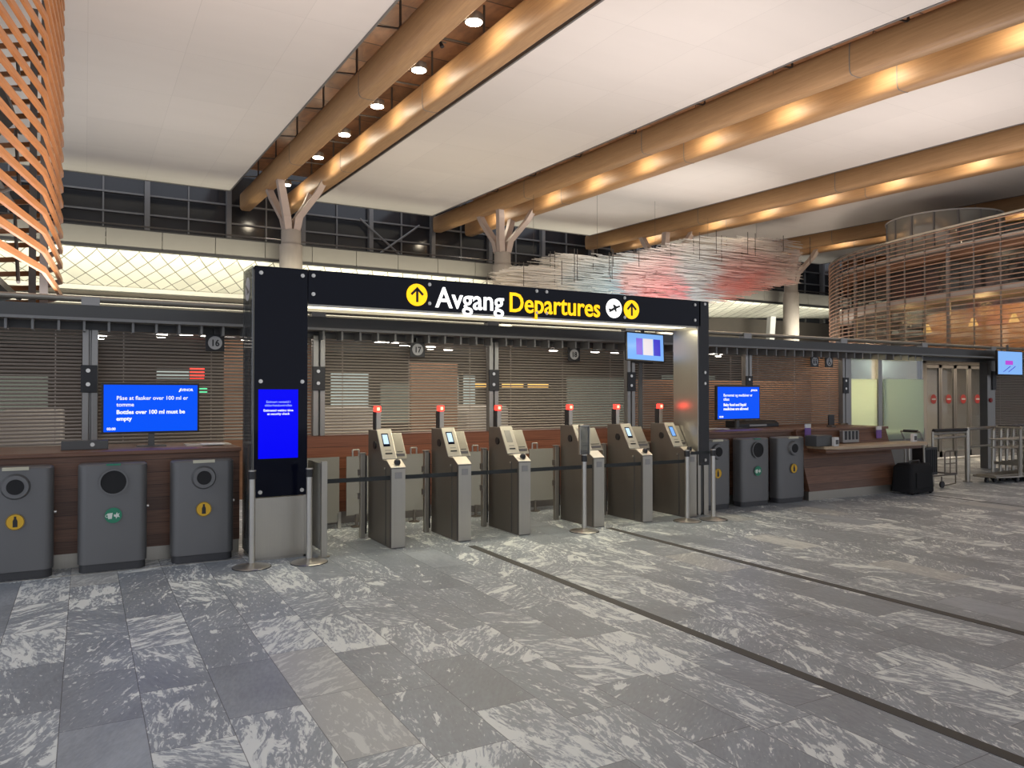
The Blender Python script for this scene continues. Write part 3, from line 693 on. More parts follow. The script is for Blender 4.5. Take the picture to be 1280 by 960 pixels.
# right information desk
D = empty('information_desk', (9.8, 8.0, 0), 'brown wooden desk with a pale writing shelf, right of the right-hand bins', 'desk'); r = (9.8, 8.0, 0)
MB().prism([(8.28, 1.06), (8.02, .14), (8.12, .14), (8.38, 1.06)], 0, 9.8, 12.05).prism([(8.36, 1.06), (8.12, .14), (9.5, .14), (9.5, 1.06)], 0, 11.99, 12.05).build('front_panel', M['counter'], D, rel=r)
MB().box(9.79, 12.1, 8.26, YW - .09, 1.06, 1.10).build('worktop', M['counter'], D, rel=r, bevel=.006)
MB().box(9.8, 12.0, 8.04, 8.14, 0, .14).build('kick_plate', M['steel'], D, rel=r)
MB().prism([(9.95, 8.2), (9.95, 7.86), (10.1, 7.72), (12.35, 7.72), (12.5, 7.84), (12.5, 8.2)], 2, .80, .845).build('writing_shelf', M['shelf'], D, rel=r, bevel=.008)
MB().box(9.98, 12.4, 7.86, 8.2, .74, .80).build('shelf_rail', M['counter'], D, rel=r)
for x in (12.42,): MB().rod((x, 8.1, 0), (x, 8.1, .76), .02, 12).build('support_post', M['steel'], D, rel=r)
def tagged(name, mb, m, loc, label, cat, **k):
    return tag(mb.build(name, m, None, loc, **k), label, cat)
tagged('storage_box', MB().box(-.16, .2, -.1, .12, 0, .17), M['alu_dark'], (9.95, 7.98, .846), 'dark grey box at the left end of the writing shelf', 'box', bevel=.01)
def dispenser(x, y, z, lab):
    d = empty('paper_dispenser', (x, y, z), lab, 'dispenser')
    MB().box(-.05, .05, -.03, .03, 0, .14).build('case', M['white'], d, bevel=.008); MB().box(-.03, .03, -.036, -.03, .03, .10).build('slot', M['alu_dark'], d)
dispenser(10.17, 7.84, .846, 'small white dispenser by the dark box on the left of the writing shelf')
dispenser(12.25, 7.9, .846, 'small white dispenser at the right end of the writing shelf')
lh = empty('leaflet_holder', (10.95, 8.14, .86), 'grey holder with four dark slots standing at the back of the writing shelf', 'leaflet holder')
MB().box(-.2, .2, 0, .07, 0, .2).build('body', M['alu'], lh, bevel=.008)
for k in range(4): MB().prism([(-.155 + k * .09, .05), (-.105 + k * .09, .05), (-.105 + k * .09, .19), (-.155 + k * .09, .19)], 1, -.006, 0).build('slot', M['black'], lh)
def card(x, z, lab):
    c = empty('card_stand', (x, 8.2, z), lab, 'card stand')
    MB().box(-.06, .06, -.01, .01, -.14, .0).build('card', M['violet'], c); MB().box(-.06, .06, -.012, .01, 0, .06).build('header', M['white'], c); 
card(9.98, 1.12, 'violet and white card hung on the desk edge above the dark box')
card(11.75, 1.05, 'violet and white card hung on the desk edge near its right end')
ts = empty('touch_screen', (11.05, 8.6, 1.10), 'small black tablet on a foot standing on top of the wooden desk', 'screen')
MB().box(-.07, .07, -.012, .012, .03, .2).build('display', M['black'], ts, bevel=.004); MB().box(-.05, .05, -.05, .05, 0, .02).build('foot', M['alu_dark'], ts)
bx = empty('label_printer', (9.8, 9.2, 1.10), 'black low desktop device between the right blue screen and the post', 'printer')
MB().prism([(-.15, 0), (-.15, .06), (-.08, .11), (.15, .11), (.15, 0)], 0, -.45, .5).build('body', M['black'], bx, bevel=.01); MB().box(-.2, .2, -.152, -.148, .02, .05).build('slot', M['alu'], bx)
pb = empty('post_foot', (0.04, 8.7, 1.10), 'dark box around the foot of the post left of the large blue screen', 'box')
MB().box(-.24, .17, -.05, .1, 0, .09).build('body', M['alu_dark'], pb, bevel=.006); MB().rod((.03, -.055, .05), (.03, -.045, .05), .02, 12).build('cap', M['steel_light'], pb)
pp = empty('paper_stack', (1.2, 8.85, 1.10), 'loose papers lying on the left counter right of the large blue screen', 'papers')
MB().box(-.25, .2, -.1, .2, 0, .012).build('sheet', M['paper'], pp); MB().box(-.1, .12, -.2, .05, .012, .02).build('sheet', M['white'], pp)
pq = empty('paper_stack', (8.6, 8.85, 1.10), 'loose papers lying on the counter below the right-hand blue screen', 'papers')
MB().box(-.25, .25, -.1, .2, 0, .012).build('sheet', M['paper'], pq); MB().box(-.1, .12, -.2, .05, .012, .02).build('sheet', M['white'], pq)

# ------------------------------------------------------------------ blue information screens
def info_screen(loc, w, h, lines, sizes, label, clock):
    t = empty('information_screen', loc, label, 'screen', None)
    MB().box(-w / 2 - .02, w / 2 + .02, 0, .05, .16 - .02, .16 + h + .02).build('bezel', M['black'], t, bevel=.005)
    sc_ = MB().box(-w / 2, w / 2, -.004, 0, .16, .16 + h).build('display', M['blue'], t)
    MB().box(-.03, .03, .02, .06, 0, .2).build('stand', M['alu_dark'], t); MB().box(-.14, .14, -.08, .1, 0, .012).build('foot', M['alu_dark'], t)
    for (s, bold, z) in lines:
        text('writing', s, sizes, (-w / 2 + w * .13, -.006, .16 + h * z), M['txt'], t, sx=.98, bold=bold, depth=.0008)
    text('logo', 'AVINOR', h * .075, (w / 2 - w * .05, -.006, .16 + h * .87), M['txt'], t, align='RIGHT', bold=.001, depth=.0008)
    MB().prism([(w / 2 - w * .21, .16 + h * .85), (w / 2 - w * .195, .16 + h * .85), (w / 2 - w * .18, .16 + h * .93), (w / 2 - w * .19, .16 + h * .93)], 1, -.007, -.005).build('logo_mark', M['txt'], t)
    text('clock', clock, h * .075, (-w / 2 + .03, -.006, .16 + h * .04), M['txt'], t, bold=.001, depth=.0008)
    return t
info_screen((.62, 8.9, 1.10), .90, .49, [('Påse at flasker over 100 ml er', .0004, .68), ('tomme', .0004, .54), ('Bottles over 100 ml must be', .0016, .38), ('empty', .0016, .24)], .058,
            'large blue screen about empty bottles standing on the left counter', '03:00')
info_screen((9.2, 8.9, 1.10), .92, .51, [('Barnemat og medisiner er', .0004, .70), ('tillatt', .0004, .57), ('Baby food and liquid', .0016, .40), ('medicines are allowed', .0016, .27)], .062,
            'blue screen about baby food standing on the right counter', '03:00')

# ------------------------------------------------------------------ number signs
def numsign(x, z, s, label, icon=None):
    t = empty('number_sign', (x, YW - .12, z), label, 'sign')
    MB().box(-.105, .105, 0, .02, -.1, .1).build('panel', M['black'], t, bevel=.003)
    g = MB(); disc(g, 0, 0, 0, .078, t=.004); g.build('disc', M['sign_grey'], t)
    MB().box(-.09, .09, .02, .05, .05, .06).box(-.01, .01, .02, .10, .06, .16).build('hanger', M['alu_dark'], t)
    if icon is None:
        text('numeral', s, .105, (0, -.006, -.037), M['black'], t, align='CENTER', bold=.003, depth=.001, sx=.92)
    elif icon == 'people':
        q = MB()
        for dx in (-.03, .03):
            disc(q, dx, -.005, .035, .014, t=.003); q.box(dx - .016, dx + .016, -.008, -.005, -.045, .016)
        q.build('pictogram', M['black'], t)
    else:
        q = MB(); disc(q, -.005, -.005, .05, .013, t=.003)
        q.box(-.014, .004, -.008, -.005, -.01, .034); q.box(-.012, .03, -.008, -.005, -.016, -.002); q.prism([(.022, -.012), (.036, -.012), (.046, -.05), (.034, -.05)], 1, -.008, -.005)
        for k in range(22):
            a0 = math.radians(110 + k * 11); a1 = math.radians(110 + (k + 1) * 11)
            q.prism([(-.004 + .036 * math.cos(a0), -.022 + .036 * math.sin(a0)), (-.004 + .036 * math.cos(a1), -.022 + .036 * math.sin(a1)), (-.004 + .027 * math.cos(a1), -.022 + .027 * math.sin(a1)), (-.004 + .027 * math.cos(a0), -.022 + .027 * math.sin(a0))], 1, -.008, -.005)
        q.build('pictogram', M['black'], t)
numsign(1.33, 2.255, '16', 'square black sign reading 16, up to the right of the large blue screen')
numsign(3.88, 2.25, '17', 'square black sign reading 17, above and behind the second ticket gate')
numsign(6.40, 2.25, '18', 'square black sign reading 18, just left of the small hanging pale blue monitor')
numsign(11.74, 2.26, '', 'square black sign with two figures in a disc, left of the wheelchair sign', 'people')
numsign(12.14, 2.26, '', 'square black sign with a wheelchair symbol in a disc', 'chair')

# ------------------------------------------------------------------ gantry
G = empty('entrance_gantry', (1.46, 7.8, 0), 'black entrance gantry with lit yellow and white lettering over the gates', 'gantry'); gr = (1.46, 7.8, 0)
YF = 7.80; YB = 8.30; ZT = 2.93; ZB = 2.58
fr = MB()
for x in (1.455, 1.955):
    for y in (YF + .02, YB - .03): fr.box(x, x + .03, y, y + .03, 0, ZT - .01)
fr.box(1.455, 1.985, YF + .02, YB, 0, .02).box(1.455, 1.985, YF + .02, YB, ZT - .04, ZT - .01)
fr.build('pillar_frame', M['steel'], G, rel=gr)
pg = MB().box(1.46, 1.985, YF, YF + .012, .63, ZT).build('pillar_front_glass', M['black_glass'], G, rel=gr, bevel=.003)
MB().box(1.44, 1.452, YF + .03, YB, .05, ZT).build('pillar_side_glass', M['side_glass'], G, rel=gr)
lg = MB(); n = 24
lg.prism([(8.05 + .12 * math.cos(2 * PI * k / n), 2.72 + .12 * math.sin(2 * PI * k / n)) for k in range(n)], 0, 1.436, 1.44)
lg.build('round_pictogram', M['sign_grey'], G, rel=gr)
MB().prism([(7.97, 2.69), (8.13, 2.77), (8.13, 2.75), (8.05, 2.70), (8.06, 2.66), (8.03, 2.685), (7.98, 2.67)], 0, 1.432, 1.436).build('plane_mark', M['alu_dark'], G, rel=gr)
cab = MB().box(1.475, 1.965, YF + .01, YB - .02, .02, .622).build('pillar_cabinet', M['steel'], G, rel=gr, bevel=.004)
MB().box(1.50, 1.95, YF + .2, YB - .02, .63, ZT - .05).build('pillar_core', M['alu_dark'], G, rel=gr)
MB().box(1.50, 1.89, YF - .003, YF, 1.01, 1.70).build('pillar_display', M['deep_blue'], G, rel=gr)
for s, z, mm, bold in (('Estimert ventetid i', 1.565, 'txt_dim', .0003), ('sikkerhetskontrollen', 1.53, 'txt_dim', .0003), ('Estimated waiting time', 1.48, 'txt', .0006), ('at security check', 1.445, 'txt', .0006)):
    text('writing', s, .032, (1.695 - gr[0], YF - .005 - gr[1], z), M[mm], G, align='CENTER', bold=bold, depth=.0006, label='pale lettering on the blue pillar display')
for (x, z) in ((1.52, 2.86), (1.93, 2.86), (1.52, 1.78), (1.93, 1.78), (1.52, .68), (1.93, .68), (2.04, 2.87), (2.04, 2.68), (3.33, 2.87), (3.33, 2.66), (4.72, 2.89), (4.86, 2.89), (4.72, 2.63), (4.86, 2.63), (6.04, 2.89), (6.04, 2.64), (7.24, 2.87), (7.24, 2.66), (7.42, 2.89), (7.42, 1.8), (7.42, .75), (7.42, 1.95)):
    MB().rod((x, YF - .014, z), (x, YF + .005, z), .02, 14).rod((x, YF - .018, z), (x, YF - .014, z), .012, 10).build('glass_fixing', M['steel_light'], G, rel=gr)
# header
MB().box(1.99, 7.35, YF, YF + .012, ZB, ZT).build('header_front_glass', M['black_glass'], G, rel=gr, bevel=.003)
MB().box(1.99, 7.5, YF + .012, YB, ZB + .03, ZT - .01).build('header_core', M['alu_dark'], G, rel=gr)
MB().box(1.99, 7.3, YF + .02, YF + .05, ZB - .02, ZB + .03).box(1.99, 7.3, YB - .06, YB, ZB - .03, ZB + .03).build('header_rail', M['steel'], G, rel=gr)
MB().box(1.99, 7.3, YF + .06, YB - .08, ZB + .0, ZB + .03).build('light_strip', M['strip'], G, rel=gr)
# right post
MB().box(7.32, 7.5, YF, YF + .02, .68, ZT).build('post_front_glass', M['black'], G, rel=gr, bevel=.004)
MB().box(7.42, 7.5, YF + .02, YF + .06, .0, .68).box(7.32, 7.36, YF + .02, YF + .06, .0, .68).build('post_base', M['steel'], G, rel=gr)
MB().box(7.30, 7.32, YF + .01, YB + .0, .02, ZB + .02).build('post_inner_panel', M['steel'], G, rel=gr)
MB().box(7.32, 7.5, YF + .04, YB, .02, ZB + .03).build('post_core', M['alu_dark'], G, rel=gr)
area('gantry_light', (4.65, 8.0, ZB - .04), 5.1, 55, (1, 0.93, 0.68), (0, 0, 0), .2)
# lettering
def lit_disc(x, z, r_, m, nm):
    q = MB(); disc(q, x, YF - .003, z, r_, t=.010, n=36); return q.build(nm, m, G, rel=gr)
lit_disc(3.18, 2.745, .122, M['yellow_lit'], 'arrow_disc'); lit_disc(6.15, 2.745, .122, M['yellow_lit'], 'arrow_disc'); lit_disc(5.87, 2.745, .122, M['white_text'], 'plane_disc')
for x in (3.18, 6.15):
    q = MB(); y0, y1 = YF - .020, YF - .012; z = 2.745; w = .013
    q.box(x - w, x + w, y0, y1, z - .08, z + .06)
    q.prism([(x, z + .088), (x + .078, z + .01), (x + .06, z - .008), (x, z + .052), (x - .06, z - .008), (x - .078, z + .01)], 1, y0, y1)
    q.build('arrow', M['black'], G, rel=gr)
q = MB(); x, z = 5.87, 2.745
pl_ = [(-.085, -.045), (-.06, -.05), (-.03, -.035), (.035, .0), (.085, .022), (.092, .035), (.075, .042), (.03, .028), (-.005, .05), (-.022, .05), (-.008, .012), (-.05, -.012), (-.075, -.005), (-.088, -.01), (-.072, -.03)]
q.prism([(x + a * 1.05, z + b) for a, b in pl_], 1, YF - .020, YF - .012); q.prism([(x + .0, z - .012), (x + .03, z + .0), (x + .035, z - .04), (x + .022, z - .045)], 1, YF - .020, YF - .012)
q.build('plane_symbol', M['black'], G, rel=gr)
def fit_text(s, x0, x1, zb, size, m, bold, lab):
    o = text('lettering', s, size, (0, YF - .008 - gr[1], zb), m, G, bold=bold, depth=.006, label=lab)
    xs_ = [v.co.x for v in o.data.vertices]; a, b = min(xs_), max(xs_)
    for v in o.data.vertices: v.co.x = (v.co.x - a) * (x1 - x0) / (b - a)
    o.location.x = x0 - gr[0]; return o
fit_text('Avgang', 3.40, 4.27, 2.625, .325, M['white_text'], .0035, 'white lit word')
fit_text('Departures', 4.35, 5.65, 2.625, .325, M['yellow_lit'], .0035, 'yellow lit word')

# hanging monitors
hm = empty('hanging_monitor', (7.0, 8.55, 2.33), 'small pale blue monitor hanging tilted under the right end of the gantry', 'monitor', rz=math.radians(-14))
hm.rotation_euler = (math.radians(-8), math.radians(3), math.radians(-10))
MB().box(-.31, .31, 0, .05, -.21, .21).build('bezel', M['black'], hm, bevel=.006)
MB().box(-.29, .29, -.003, 0, -.19, .19).build('display', M['sky_blue'], hm)
MB().box(-.15, -.05, -.005, -.003, -.12, .12).build('column_block', M['purple_lit'], hm); MB().box(.13, .24, -.005, -.003, -.12, .12).build('column_block', M['navy_lit'], hm); MB().box(-.04, .12, -.005, -.003, -.12, .12).build('column_block', M['cream_lit'], hm)
MB().rod((0, .06, .1), (0, .06, .48), .02, 8).build('hanger', M['alu_dark'], hm)
hm2 = empty('hanging_monitor', (7.28, 8.95, 2.32), 'black rear side of the monitor hanging back to back with the pale blue one', 'monitor', rz=0)
MB().box(-.2, .2, 0, .05, -.2, .2).build('case', M['black'], hm2, bevel=.006); MB().rod((0, .02, .1), (0, .02, .3), .02, 8).build('hanger', M['alu_dark'], hm2)
MB().box(-.03, .03, .05, .08, -1.2, .2).build('pole', M['alu_dark'], hm2)
hm3 = empty('hanging_monitor', (17.75, 9.2, 2.34), 'pale cyan monitor hanging at the right edge of the picture', 'monitor')
MB().box(-.5, .5, 0, .05, -.27, .27).build('bezel', M['black'], hm3, bevel=.006); MB().box(-.48, .48, -.003, 0, -.25, .25).build('display', M['sky_blue'], hm3)
MB().box(-.2, .1, -.005, -.003, -.04, .05).build('badge', M['pink_lit'], hm3); MB().rod((0, .06, .1), (0, .06, .4), .025, 8).build('hanger', M['alu_dark'], hm3)
MB().prism([(-.3, -.2), (-.27, -.2), (.0, -.08), (.0, -.06)], 1, -.005, -.003).prism([(-.1, -.2), (-.07, -.2), (.2, -.08), (.2, -.06)], 1, -.005, -.003).build('map_line', M['navy_lit'], hm3)

# ------------------------------------------------------------------ gates
gx = [2.86, 3.65, 4.43, 5.50, 6.27, 7.03]
gdesc = ['leftmost ticket gate, nearest the black pillar, lit blue screen', 'second ticket gate from the left, small lit screen', 'third ticket gate from the left, blank triangular-shaded screen',
         'fourth ticket gate from the left, partly behind the sign-topped barrier post', 'fifth ticket gate from the left, white-lit screen', 'rightmost ticket gate, with a pale blue screen, beside the gantry post']
SC = ['icon', 'icon', None, None, 'icon', 'big']
for i, x in enumerate(gx):
    g = empty('ticket_gate', (x, 7.72, 0), gdesc[i], 'gate', 'row of steel ticket gates')
    w = .16
    mb = MB().prism([(0, 0), (0, .86), (.14, .93), (.27, .93), (.47, 1.245), (.76, 1.245), (.76, 0)], 0, 0, w)
    body = mb.build('body', [M['steel_dark']], g, bevel=.006)
    MB().box(.002, w - .002, -.004, .0, .01, .85).build('front_panel', M['steel'], g)
    MB().box(-.003, 0, .16, .18, .02, .85).box(-.003, 0, .02, .03, .02, .85).build('side_seam', M['alu_dark'], g)
    MB().box(.04, .12, -.008, -.004, .745, .815).build('reader_window', M['alu'], g, bevel=.002)
    # sloped lower plate
    MB().add([(-.004, -.002, .862), (w + .004, -.002, .862), (w + .004, .14, .934), (-.004, .14, .934), (-.004, -.002, .868), (w + .004, -.002, .868), (w + .004, .14, .942), (-.004, .14, .942)],
             [(0, 1, 2, 3), (4, 5, 6, 7), (0, 1, 5, 4), (1, 2, 6, 5), (2, 3, 7, 6), (3, 0, 4, 7)]).build('card_plate', M['plate'], g)
    if i != 3 and i != 1:
        MB().lathe([(.006, -.03), (.03, -.02), (.036, 0), (.03, .025), (.008, .038)], (.09, .06, .915), 14).build('scanner_head', M['black'], g, smooth=True)
    # tilted screen plate
    def tp(a, b, o_, q0=0.0, q1=1.0, xs0=0, xs1=w):
        # plate between fractions q0..q1 up the slope, offset o_ out of it
        d = Vector((0, .20, .315)); nrm = Vector((0, -.315, .20)).normalized(); p0 = Vector((0, .27, .93))
        lo, hi = p0 + d * q0, p0 + d * q1
        vs = []
        for off in (a, b):
            for (xx, pt) in ((xs0, lo), (xs1, lo), (xs1, hi), (xs0, hi)):
                v = Vector((xx, pt.y, pt.z)) + nrm * off; vs.append(tuple(v))
        return MB().add(vs, [(0, 1, 2, 3), (4, 5, 6, 7), (0, 1, 5, 4), (1, 2, 6, 5), (2, 3, 7, 6), (3, 0, 4, 7)])
    sp = tp(0, .016, 0, 0.0, 1.02, -.004, w + .004).build('screen_plate', M['plate'], g, bevel=.006)
    tp(.016, .018, 0, .42, .86, .035, .115).build('display', M['black_glass'] if SC[i] else M['alu'], sp)
    if SC[i]: tp(.018, .019, 0, .5 if SC[i] == 'icon' else .44, .82, .045, .105).build('lit_icon', M['icon'] if SC[i] == 'icon' else M['sky_blue'], sp)
    tp(.016, .02, 0, .16, .2, .04, .12).build('card_slot', M['black'], sp)
    tp(.016, .018, 0, .28, .3, .045, .115).build('card_slot', M['alu'], sp)
    # right-hand reader plate
    wd = (.13, .13, .15, .19, .19, .10)[i]
    sr = tp(-.03, -.01, 0, .02, .92, w + .005, w + wd).build('side_reader', M['steel'], g, bevel=.004)
    tp(-.01, -.008, 0, .25, .28, w + .03, w + wd - .03).build('card_slot', M['alu_dark'], sr)
    MB().box(w, w + wd - .02, .3, .42, .95, .99).build('reader_bracket', M['steel_dark'], g)
    # round scanner on the left flank
    MB().rod((-.012, .52, 1.08), (0, .52, 1.08), .045, 18).build('side_scanner', M['black'], g)
    MB().rod((-.006, .2, .84), (0, .2, .84), .012, 10).build('key_lock', M['steel_light'], g)
    # light pole
    MB().box(.05, .105, .62, .72, 1.245, 1.45).build('light_pole', M['steel'], g, bevel=.004)
    MB().box(.038, .05, .63, .71, 1.245, 1.45).build('pole_edge', M['black'], g)
    lt = MB().box(.03, .10, .60, .67, 1.45, 1.515).build('red_signal', M['red_lit'], g, bevel=.008)
    MB().box(.05, .08, .592, .6, 1.465, 1.50).build('red_core', M['red_hot'], lt)
    point('signal_light', (x + .065, 7.72 + .56, 1.5), 0.25, (1, .05, .03), .03)
# wing posts and glass wings
wl = ['left of the first ticket gate', 'between the first and second ticket gates', 'between the second and third ticket gates', 'left of the fourth ticket gate', 'left of the fifth ticket gate', 'left of the sixth ticket gate']
for i, x in enumerate(gx):
    t = empty('gate_post', (x - .10, 8.47, 0), 'slim steel gate post with black hinges, ' + wl[i], 'post', 'slim posts beside the gates')
    MB().box(0, .055, -.03, .03, 0, .97).box(-.01, .065, -.04, .04, .97, .98).build('post', M['steel'], t, bevel=.004)
    [MB().box(-.025, 0, -.012, .012, hz, hz + .07).build('hinge', M['steel_dark'], t) for hz in (.45, .72)]
    MB().box(.056, .075, -.02, .02, .05, .95).build('edge_seal', M['black'], t)
# frosted lane screens on stub feet
for i, (x, a_, b_) in enumerate(((2.96, -.13, .20), (3.73, -.22, .22), (4.62, -.2, .25), (5.56, -.10, .35))):
    t = empty('lane_screen', (x, 9.22, 0), 'low frosted lane screen on a stub foot, ' + ['behind the first gate lane', 'behind the second gate lane', 'behind the third gate lane', 'behind the fourth gate lane'][i], 'lane screen')
    MB().lathe([(.07, 0), (.07, .01), (.02, .02), (.02, .16)], n=16).build('foot', M['steel_dark'], t, smooth=True)
    MB().box(a_, b_, -.006, .006, .15, .88).build('glass_panel', M['wing'], t)
    MB().rod((-.05, 0, .88), (-.05, 0, .96), .012, 8).rod((.03, 0, .88), (.03, 0, .96), .012, 8).rod((-.05, 0, .96), (.03, 0, .96), .01, 8).build('grip', M['steel_light'], t)
t = empty('lane_screen', (2.62, 9.22, 0), 'frosted lane screen reaching nearly to the floor beside the narrow side screen', 'lane screen')
MB().box(-.4, .12, -.006, .006, .08, .88).build('glass_panel', M['wing'], t); MB().box(.10, .14, -.02, .02, 0, .2).build('foot', M['steel_light'], t)
# side screen beside the pillar
t = empty('side_screen', (2.125, 7.68, 0), 'narrow frosted side screen with a flat steel post beside the black pillar', 'screen panel')
MB().box(-.03, .03, -.02, .02, 0, .97).lathe([(.06, 0), (.06, .01)], n=16).build('post', M['steel'], t, bevel=.003)
MB().box(-.006, .006, .02, .62, .05, .94).build('glass_panel', M['wing'], t)
# belts
def belt(a, b, lab, z=.755, h=.045, y=7.76):
    o = MB().box(0, b - a, -.002, .002, -h / 2, h / 2).build('barrier_belt', M['tape'], None, (a, y, z)); tag(o, lab, 'belt', 'black retractable belts across the gate lanes')
belt(2.13, 2.86, 'black belt from the side screen to the first gate'); belt(3.02, 3.65, 'black belt between the first and second gates'); belt(3.81, 4.43, 'black belt between the second and third gates')
belt(4.59, 5.50, 'black belt between the third and fourth gates'); belt(5.66, 6.27, 'black belt between the fourth and fifth gates'); belt(6.43, 7.03, 'black belt between the fifth and sixth gates')

# stanchions
sx_ = [(1.40, 7.56, 'steel belt stanchion in front of the left edge of the black pillar'), (1.93, 7.50, 'steel belt stanchion in front of the right edge of the black pillar'),
       (6.85, 7.53, 'steel belt stanchion in front of the rightmost gate'), (7.24, 7.46, 'steel belt stanchion in front of the gantry\'s right post'), (5.26, 7.58, 'steel belt stanchion with an upright sign plate, in front of the fourth gate')]
sp0 = None
for k, (x, y, lab) in enumerate(sx_):
    if sp0 is None:
        sp0 = empty('belt_stanchion', (x, y, 0), lab, 'stanchion', 'steel belt stanchions')
        MB().lathe([(.175, 0), (.175, .008), (.165, .014), (.06, .03), (.034, .045)], n=36).build('base', M['steel_light'], sp0, smooth=True)
        MB().rod((0, 0, .03), (0, 0, .86), .03, 20).build('pole', M['steel_light'], sp0, smooth=True)
        hd = MB().rod((0, 0, .84), (0, 0, .915), .036, 20).build('belt_head', M['black'], sp0, smooth=True)
        MB().rod((0, 0, .915), (0, 0, .925), .036, 20).build('cap', M['steel_light'], hd)
        MB().rod((0, 0, 0), (0, 0, .006), .18, 36).build('rubber_ring', M['black'], sp0)
    else:
        c = dup(sp0, (x, y, 0), lab)
        if k == 4:
            MB().box(-.065, .065, -.012, .012, .925, 1.27).build('sign_plate', M['side_glass'], c, bevel=.005)
            MB().box(-.075, -.065, -.016, .016, .925, 1.28).box(.065, .075, -.016, .016, .925, 1.28).box(-.075, .075, -.016, .016, 1.265, 1.28).build('sign_frame', M['steel'], c)
belt(6.88, 7.21, 'short black belt between the two right-hand stanchions', .885, .04, 7.49)

# ------------------------------------------------------------------ bins
def rrect(x0, x1, y0, y1, r_, n=6):
    pts = []
    for cx, cy, a0 in ((x1 - r_, y1 - r_, 0), (x0 + r_, y1 - r_, 90), (x0 + r_, y0 + r_, 180), (x1 - r_, y0 + r_, 270)):
        for k in range(n + 1):
            a = math.radians(a0 + 90 * k / n); pts.append((cx + r_ * math.cos(a), cy + r_ * math.sin(a)))
    return pts
def ring(mb, x, y, z, r0, r1, t, n=32):
    for k in range(n):
        a, b = 2 * PI * k / n, 2 * PI * (k + 1) / n
        mb.prism([(x + r1 * math.cos(a), z + r1 * math.sin(a)), (x + r1 * math.cos(b), z + r1 * math.sin(b)), (x + r0 * math.cos(b), z + r0 * math.sin(b)), (x + r0 * math.cos(a), z + r0 * math.sin(a))], 1, y - t, y)
    return mb
def make_bin(loc, kind, label):
    t = empty('waste_bin', loc, label, 'bin', 'grey bins along the counters')
    w, d = .58, .235
    # front bulges gently
    def outline(ins=0):
        pts = rrect(-w / 2 + ins, w / 2 - ins, 0 + ins, d - ins, .075 - ins * .5)
        return [(a, b - (.025 * math.cos(a / w * PI) if b < d / 2 else 0)) for a, b in pts]
    b = MB(); secs = [[(a, c, .075) for a, c in outline(0)], [(a, c, .985) for a, c in outline(0)], [(a, c, 1.0) for a, c in outline(.015)]]
    b.sweep(secs).build('body', M['bin'], t, smooth=True)
    MB().sweep([[(a, c, 0) for a, c in outline(.012)], [(a, c, .072) for a, c in outline(.012)]]).build('base', M['bin_dark'], t, smooth=True)
    yf = -.025
    if kind == 'bottle':
        MB().rod((0, yf + .01, .83), (0, yf - .022, .83), .115, 32, r2=.10).build('throat_ring', M['bin'], t, smooth=True)
        q = MB(); disc(q, 0, yf - .0222, .83, .068, t=.004); q.build('throat', M['bin_hole'], t)
        MB().prism([(-.10, .975), (.10, .975), (.10, 1.003), (-.10, 1.003)], 1, yf - .006, yf + .04).build('label_plate', M['label_plate'], t)
        q = MB(); disc(q, 0, yf - .001, .52, .072, t=.003); s = q.build('sticker', M['yellow'], t)
        MB().prism([(-.018, .475), (.018, .475), (.018, .53), (.009, .55), (.009, .57), (-.009, .57), (-.009, .55), (-.018, .53)], 1, yf - .006, yf - .004).build('bottle_symbol', M['black'], s)
        q = MB(); ring(q, 0, yf - .004, .52, .066, .070, .001); q.build('sticker_border', M['black'], s)
    else:
        q = MB(); disc(q, 0, yf - .001, .83, .112, t=.004); q.build('flap', M['bin_hole'], t)
        q = MB(); ring(q, 0, yf, .83, .108, .122, .014); q.build('throat_ring', M['bin'], t, smooth=True)
        q = MB(); disc(q, 0, yf - .001, .52, .072, t=.003); s = q.build('sticker', M['green'], t)
        q = MB(); q.prism([(-.05, .54), (-.005, .545), (-.012, .49), (-.042, .488)], 1, yf - .006, yf - .004)
        ring(q, -.052, yf - .004, .517, .010, .015, .002, 12)
        q.prism([(.005, .53), (.02, .525), (.03, .55), (.036, .53), (.052, .54), (.045, .52), (.055, .5), (.035, .505), (.022, .485), (.02, .505), (.004, .51)], 1, yf - .006, yf - .004)
        q.build('cup_symbol', M['sticker_white'], s)
        MB().prism([(-.06, .985), (.06, .985), (.06, 1.0), (-.06, 1.0)], 1, yf - .004, yf + .04).build('label_plate', M['green'], t)
    MB().rod((w / 2 - .002, .13, .57), (w / 2 + .02, .13, .57), .014, 10).build('lock', M['steel_light'], t)
    return t
bl = make_bin((-.53, 8.055, 0), 'bottle', 'grey bottle bin at the left edge of the picture, left of the cup bin')
cl_ = make_bin((.24, 8.055, 0), 'cup', 'grey cup bin with a green sticker, middle of the three left-hand bins')
dup(bl, (1.03, 8.055, 0), 'grey bottle bin with a yellow sticker, directly left of the black pillar')
dup(bl, (7.89, 8.06, 0), 'grey bottle bin half hidden behind the gantry\'s right post')
dup(cl_, (8.67, 8.04, 0), 'grey cup bin with a green sticker, middle of the three right-hand bins')
dup(bl, (9.44, 8.04, 0), 'grey bottle bin with a yellow sticker, beside the wooden desk')

